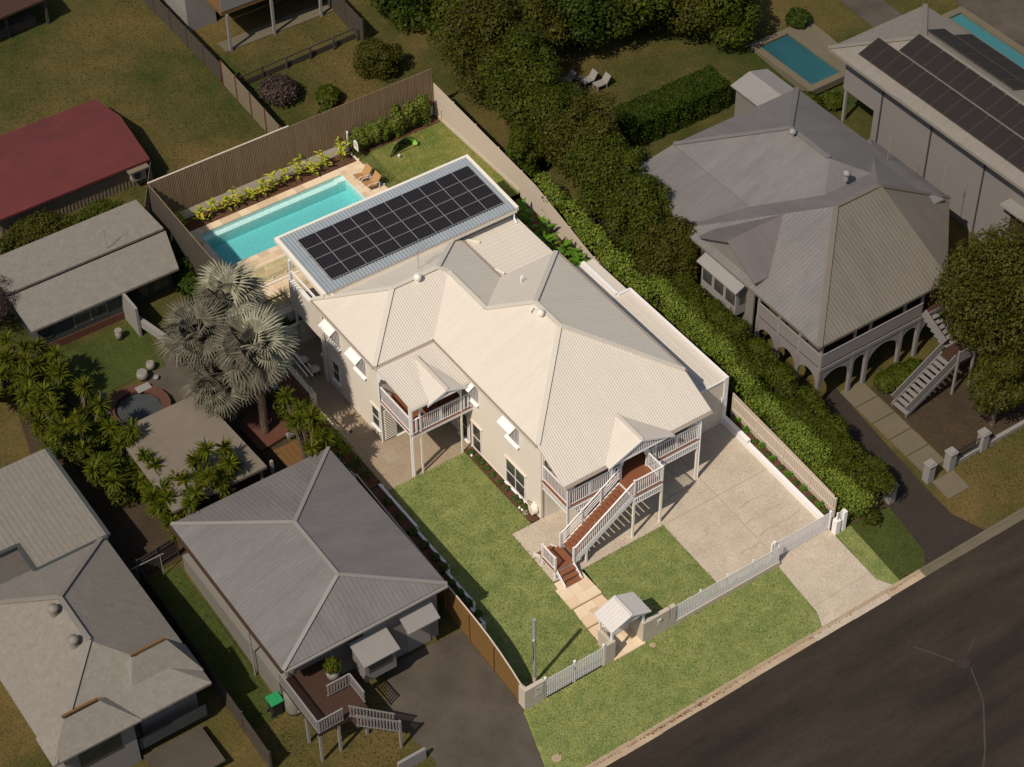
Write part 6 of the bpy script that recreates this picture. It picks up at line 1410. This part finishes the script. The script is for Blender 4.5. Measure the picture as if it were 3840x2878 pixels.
# --- buff carport, terraces and lap deck
CP = empty('carport', (-6.3, 20.5, 1.6), 'flat buff roofed carport behind the grey house', 'carport')
roof_solid('roof', [([(-9.1, 17.35, 4.05), (-3.75, 17.35, 4.05), (-4.1, 23.95, 4.15), (-9.0, 23.9, 4.15)], 0)], ['n_tan'], CP, .16)
for x in (-8.7, -4.0):
    for y in (17.6, 20.6, 23.5): bx('post', 'n_trim', CP, x-.06, x+.06, y-.06, y+.06, zt(y)-.1, 3.95)
bx('wall', 'n_wall', CP, -8.9, -8.8, 17.7, 23.5, 1.4, 3.8)
bx('post', 'n_trim', CP, -3.4, -3.25, 17.6, 17.75, 1.3, 3.9)
DK = empty('timber_deck', (-1.2, 20.5, 1.6), 'small terracotta coloured deck with a pale bench under the silver palms', 'deck')
MB().prism([(-2.6, 20.4, 1.72), (-.25, 20.7, 1.72), (.05, 22.8, 1.72), (-1.2, 23.6, 1.72), (-2.7, 22.6, 1.72)], (0, 0, .16)).build('platform', 'n_terra', DK)
for k in range(6): bx('board', 'n_orange', DK, -2.0+.32*k, -1.70+.32*k, 18.4, 20.2, 1.58, 1.70)
bx('bench', 'n_trim', DK, -1.0, -.1, 20.30, 20.55, 1.9, 2.1)
sheet('terrace_paving', 'n_conc', [(-5.8, 24.4, zt(24.4)), (-2.2, 24.4, zt(24.4)), (-2.0, 29.2, zt(29.2)), (-5.2, 29.2, zt(29.2))])
slope_sheet('back_lawn', 'n_lawn2', [(-8.9, 28.6), (-3.8, 28.6), (-3.4, 32.4), (-9.2, 32.4)], .004, fn=zt)
rd = empty('round_deck', (-6.6, 26.4, 2.1), 'round dark timber edged plunge deck between the yuccas and the carport', 'deck')
mb = MB()
for k in range(20):
    t0, t1 = 2*math.pi*k/20, 2*math.pi*(k+1)/20; z = 2.35
    mb.prism([(-6.6+1.25*math.cos(t0), 26.4+1.25*math.sin(t0), z), (-6.6+1.25*math.cos(t1), 26.4+1.25*math.sin(t1), z), (-6.6+1.75*math.cos(t1), 26.4+1.75*math.sin(t1), z), (-6.6+1.75*math.cos(t0), 26.4+1.75*math.sin(t0), z)], (0, 0, .15))
mb.build('rim', 'n_terra', rd); MB().cyl((-6.6, 26.4, 2.0), (-6.6, 26.4, 2.3), 1.24, 1.24, 20).build('basin', 'n_walld', rd)
bx('towel', 'n_trim', rd, -6.1, -5.3, 27.3, 27.8, 2.501, 2.53)
for i, (x, y) in enumerate([(-7.9, 27.6), (-8.2, 27.0)]):
    t = empty('garden_chair', (x, y, zt(y)), 'pale garden chair, %s the round deck' % ('nearest' if i == 0 else 'second from'), 'chair', 'chairs by the round deck'); z = zt(y)
    bx('seat', 'n_trim', t, x-.22, x+.22, y-.22, y+.22, z+.40, z+.45); bx('back', 'n_trim', t, x-.22, x+.22, y+.2, y+.25, z+.45, z+.9)
    for dx in (-.18, .18):
        for dy in (-.18, .18): bx('leg', 'n_trim', t, x+dx-.02, x+dx+.02, y+dy-.02, y+dy+.02, z, z+.4)
for i, (x, y, r, h) in enumerate([(-5.3, 28.4, .34, .55), (-4.6, 28.8, .26, .5), (-4.7, 28.0, .16, .22)]):
    t = empty('garden_pot', (x, y, zt(y)), ['large pale round pot on the paved terrace', 'pale tapered pot behind the large round one', 'small pale pot in front of the two larger pots'][i], 'pot')
    MB().lathe((x, y, zt(y)), [(r*.6, 0), (r, h*.5), (r*.8, h), (r*.7, h)], 14).build('body', 'n_pot', t, True); MB().lathe((x, y, zt(y)+h*.86), [(r*.7, 0), (r*.7, .02)], 12).build('soil', 'n_soil', t)
# --- skillion roofed house
L3 = empty('skillion_house', (-5, 34.5, 2.6), 'charcoal house with two pale skillion roofs behind the back lawn', 'house')
bx('wall', 'n_walld', L3, -9.0, -4.0, 33.0, 38.2, 2.3, 4.54); bx('wall', 'n_walld', L3, -4.0, -.6, 33.6, 38.2, 2.3, 4.54); bx('base', 'n_terra', L3, -9.0, -4.0, 32.95, 33.0, 2.3, 3.1)
roof_solid('roof', [([(-9.4, 32.7, 4.7), (-.5, 32.7, 4.7), (.25, 35.6, 5.05), (-9.4, 35.6, 5.05)], 0)], ['n_roofc'], L3, .14); roof_solid('upper_roof', [([(-9.4, 35.7, 5.2), (.2, 35.7, 5.2), (-.05, 38.5, 5.5), (-9.4, 38.5, 5.5)], 0)], ['n_roofc'], L3, .14)
wd = bx('window', 'n_trim', L3, -6.9, -4.9, 32.97, 32.998, 3.45, 4.25)
for a in (-6.85, -5.85): bx('pane', 'pane', wd, a, a+.9, 32.955, 32.968, 3.52, 4.18)
bx('window', 'pane', L3, -8.7, -8.2, 32.96, 32.998, 3.5, 4.3)
bx('gable_wing', 'n_trim', L3, -4.0, -3.85, 31.2, 33.6, 2.3, 4.6); bar('ramp_rail', 'n_trim', L3, (-3.8, 31.6, 3.4), (-2.9, 28.9, 3.0), .25, .5)
for x in (-3.2, -1.8): bx('window', 'pane', L3, x, x+1.0, 33.55, 33.598, 3.0, 4.4)
MB().cyl((-3.2, 35.9, 5.0), (-3.2, 35.9, 6.6), .02, .02, 6).bar((-3.5, 35.9, 6.5), (-2.6, 36.1, 6.5), .02, .02).build('antenna', 'n_trim', L3)
bt_ = empty('rain_barrel', (-5.0, 31.7, 2.5), 'small white barrel on the back lawn by the charcoal wall', 'barrel')
MB().lathe((-5.0, 31.7, zt(31.7)), [(.16, 0), (.2, .3), (.19, .62), (.1, .64)], 14).build('body', 'n_pot', bt_, True); MB().lathe((-5.0, 31.7, zt(31.7)+.63), [(.21, 0), (.21, .04)], 14).build('rim', 'n_pot', bt_)
# --- red roofed shed
RS = empty('red_shed', (-2, 44.5, 3.4), 'long shed with a dull red metal roof, left of the batten fence', 'shed')
bx('wall', 'n_sheet', RS, -7.0, 2.3, 42.2, 48.3, 3.2, 5.0)
for k in range(40): bx('wall_rib', 'n_sheet', RS, -6.9+.23*k, -6.84+.23*k, 42.17, 42.2, 3.3, 4.95)
roof_solid('roof', [([(-7.4, 41.9, 5.05), (2.55, 41.9, 5.05), (2.75, 45.9, 5.6), (-7.4, 45.9, 5.6)], 0), ([(-7.4, 45.9, 5.6), (2.75, 45.9, 5.6), (2.5, 48.9, 5.15), (-7.4, 48.9, 5.15)], 0)], ['n_red'], RS, .14)
ac2 = bx('air_conditioner', 'n_trim', RS, 1.2, 2.1, 41.75, 42.16, 4.0, 4.7); MB().cyl((1.55, 41.74, 4.35), (1.55, 41.749, 4.35), .25, .25, 14).build('fan_grille', 'n_walld', ac2)
bx('hood', 'n_sheet', RS, 1.0, 2.3, 41.55, 42.16, 4.75, 4.85)
paling_run('dark sheet fence with red rails beside the red shed wall', (.4, 38.6), (2.6, 42.0), 1.5, 'n_sheet', .4, 'sheet_fence', post_mat='n_red')
# --- rear yards
def sheet_fence(label, p, q, h, bays, mat, post):
    t = empty('sheet_fence', (*p, zt(p[1])), label, 'fence')
    for i in range(bays):
        a, b = i/bays, (i+1)/bays; pa_, pb = (p[0]+(q[0]-p[0])*a, p[1]+(q[1]-p[1])*a), (p[0]+(q[0]-p[0])*b, p[1]+(q[1]-p[1])*b)
        bar('panel', mat, t, (*pa_, zt(pa_[1])+h/2), (*pb, zt(pb[1])+h/2), .03, h); bx('post', post, t, pb[0]-.05, pb[0]+.05, pb[1]-.05, pb[1]+.05, zt(pb[1])-.1, zt(pb[1])+h+.04)
sheet_fence('beige metal sheet fence panels running up to the batten fence', (10.35, 38.5), (10.35, 47.4), 1.75, 5, 'n_sheet', 'n_red')
# open rail paling beyond
sheet_fence('weathered grey paling fence beside the big dry lawn', (10.35, 47.6), (9.9, 62), 1.5, 7, 'n_fence', 'n_fence')
wf_ = empty('wire_fence', (15, 46.7, 3.7), 'low wire fence with pale timber rail in the rear yard', 'fence')
bar('rail', 'n_fence', wf_, (11.0, 46.6, zt(46.6)+.75), (19.6, 46.9, zt(46.9)+.75), .06, .08); bar('kickboard', 'n_fence', wf_, (11.0, 46.6, zt(46.6)+.2), (19.6, 46.9, zt(46.9)+.2), .03, .35)
for k in range(6): x = 11+1.72*k; bx('post', 'n_fence', wf_, x-.05, x+.05, 46.6, 46.7, 3.6, 4.6)
paling_run('tall dark paling fence at the right of the rear yard', (19.8, 46.2), (20.0, 55), 1.8, 'n_fence', .2)
RH = empty('raised_house', (16, 55, 4), 'pale raised house on slender posts at the top edge', 'house')
bx('wall', 'n_trim', RH, 11.0, 13.0, 53.0, 62, 3.9, 9.2); bx('upper_floor', 'n_wall', RH, 11.8, 24, 52, 62, 7.0, 9.5); bx('slab', 'n_path', RH, 12.0, 20.2, 50.0, 60, 3.9, 4.06)
bx('deck', 'n_orange', RH, 12.0, 20.4, 50.0, 52, 6.7, 6.95); bx('rail', 'n_trim', RH, 12.0, 20.4, 49.98, 50.02, 7.0, 7.9); bx('window', 'pane', RH, 10.97, 11.0, 54.5, 55.6, 6.8, 8.0)
for x in (12.34, 15.49, 18.95): bx('post', 'n_trim', RH, x-.08, x+.08, 49.9, 50.06, 3.9, 6.7)
bx('undercroft', 'n_soil', RH, 13.5, 20, 54.5, 54.6, 4.0, 6.9)
BN = empty('timber_shed', (2, 60, 4.7), 'dark timber lean-to shed in the top left corner', 'shed')
roof_solid('roof', [([(-5, 57.5, 6.6), (4.2, 58.3, 6.6), (4.2, 66, 7.4), (-5, 66, 7.4)], 0)], ['n_deck'], BN, .15)
for x in (-1.5, 1.2, 3.9): bx('post', 'n_fence', BN, x-.08, x+.08, 58.4, 58.56, 4.6, 6.55)
bx('back_wall', 'n_walld', BN, -5, 4.2, 62, 62.1, 4.7, 6.9)
bx('firewood', 'n_fence', BN, .5, 3.2, 58.7, 59.6, 4.6, 5.3)
# --- yuccas and trees of the left yards
def yucca_tree(label, base, heads, seed, mat='n_yucca'):
    g = random.Random(seed); t = empty('yucca_tree', base, label, 'tree', 'yucca clumps in the left yards'); x, y, z = base; tr = MB()
    for i, (dx, dy, hz, r) in enumerate(heads):
        c = Vector((x+dx, y+dy, z+hz)); tr.cyl((x+dx*.25, y+dy*.25, z-.1), c, .12, .07, 6); mb = MB()
        for k in range(60):
            a = g.uniform(0, 6.28); el = math.asin(g.uniform(-.55, 1)); d = Vector((math.cos(a)*math.cos(el), math.sin(a)*math.cos(el), math.sin(el)))
            blade_leaf(mb, c, d, r*g.uniform(.8, 1.15), .10, .45, 2)
        mb.build('leaf_head', mat, t)
    tr.build('trunk', 'bark', t)
def heads(seed, n, sx, sy, h0, h1, r=.75):
    g = random.Random(seed); return [(g.uniform(-sx, sx), g.uniform(-sy, sy), g.uniform(h0, h1), r*g.uniform(.8, 1.15)) for _ in range(n)]
for i, (x, y, n_, sx, sy, h0, h1) in enumerate([(-10.6, 29.3, 16, 1.3, 1.7, 1.2, 3.2), (-10.4, 25.6, 18, 1.5, 1.6, 1.0, 3.2), (-9.8, 22.2, 16, 1.3, 1.4, .9, 2.8), (-8.6, 19.6, 10, .9, 1.2, .8, 2.4), (-6.6, 18.4, 16, 1.3, 1.0, 1.6, 3.6), (-8.6, 17.5, 10, .8, .7, 1.0, 3.2), (-12.2, 31.6, 12, 1.2, 1.6, 1.0, 3.0)]):
    yucca_tree('spiky yucca clump, %s from the top along the left yards' % ord_([1, 2, 3, 4, 5, 6, 0][i]), (x, y, zt(y)), heads(700+i, int(n_*1.9), sx*1.1, sy*1.1, h0, h1+.3, .62), 720+i)
yucca_tree('tall spiky yucca between the grey house roof and the side passage', (-.95, 17.7, zt(17.7)), [(random.Random(900+k).uniform(-.5, .5), random.Random(950+k).uniform(-.9, 1.6), 2.6+.16*k, .62) for k in range(14)], 760)
for i, (x, y, rx, ry, cz) in enumerate([(-10.6, 29.3, 1.7, 2.0, 3.6), (-10.4, 25.6, 1.8, 1.9, 3.4), (-9.9, 22.2, 1.6, 1.6, 3.0), (-6.7, 18.3, 1.5, 1.1, 3.4)]):
    tree('garden_tree', 'dark green leafy tree among the yuccas, %s from the top of the left yards' % ord_(i), (x, y, zt(y)), cz, (rx, ry, 1.3), 5200, 'n_leaf', .24, .13, 750+i, 20, group='leafy trees among the yuccas')
tree('bare_shrub', 'dusky purple twiggy tree over the skillion roof', (-10.6, 36.0, zt(36)), 5.0, (1.9, 1.8, 1.6), 2600, 'n_dry', .35, .05, 740, 14)
tree('garden_tree', 'dark bushy tree between the red shed and the skillion roof', (-6.0, 40.4, zt(40.4)), 4.1, (3.2, 1.1, 1.2), 6000, 'n_leaf2', .25, .14, 741, 22)
tree('garden_tree', 'olive bush below the red shed wall', (-1.6, 40.2, zt(40.2)), 3.9, (2.2, .9, .9), 4200, 'n_leaf', .22, .13, 742, 18)
tree('garden_tree', 'dark shrub at the left edge beside the skillion house', (-11.5, 39.0, zt(39)), 4.2, (1.6, 1.6, 1.5), 4200, 'n_leaf2', .25, .14, 743, 18)
hedge('boundary_shrubs', 'dark leafy shrubs along the left boundary below the palms', -.9, .15, [(15.5, 22.5, 1.9, .1)], 7500, 'n_leaf', .2, .1, 745)
hedge('boundary_shrubs', 'dark leafy shrubs along the left boundary beside the pool', -.35, .7, [(30.5, 37.8, 1.2, .1)], 5000, 'n_leaf3', .22, .13, 746)
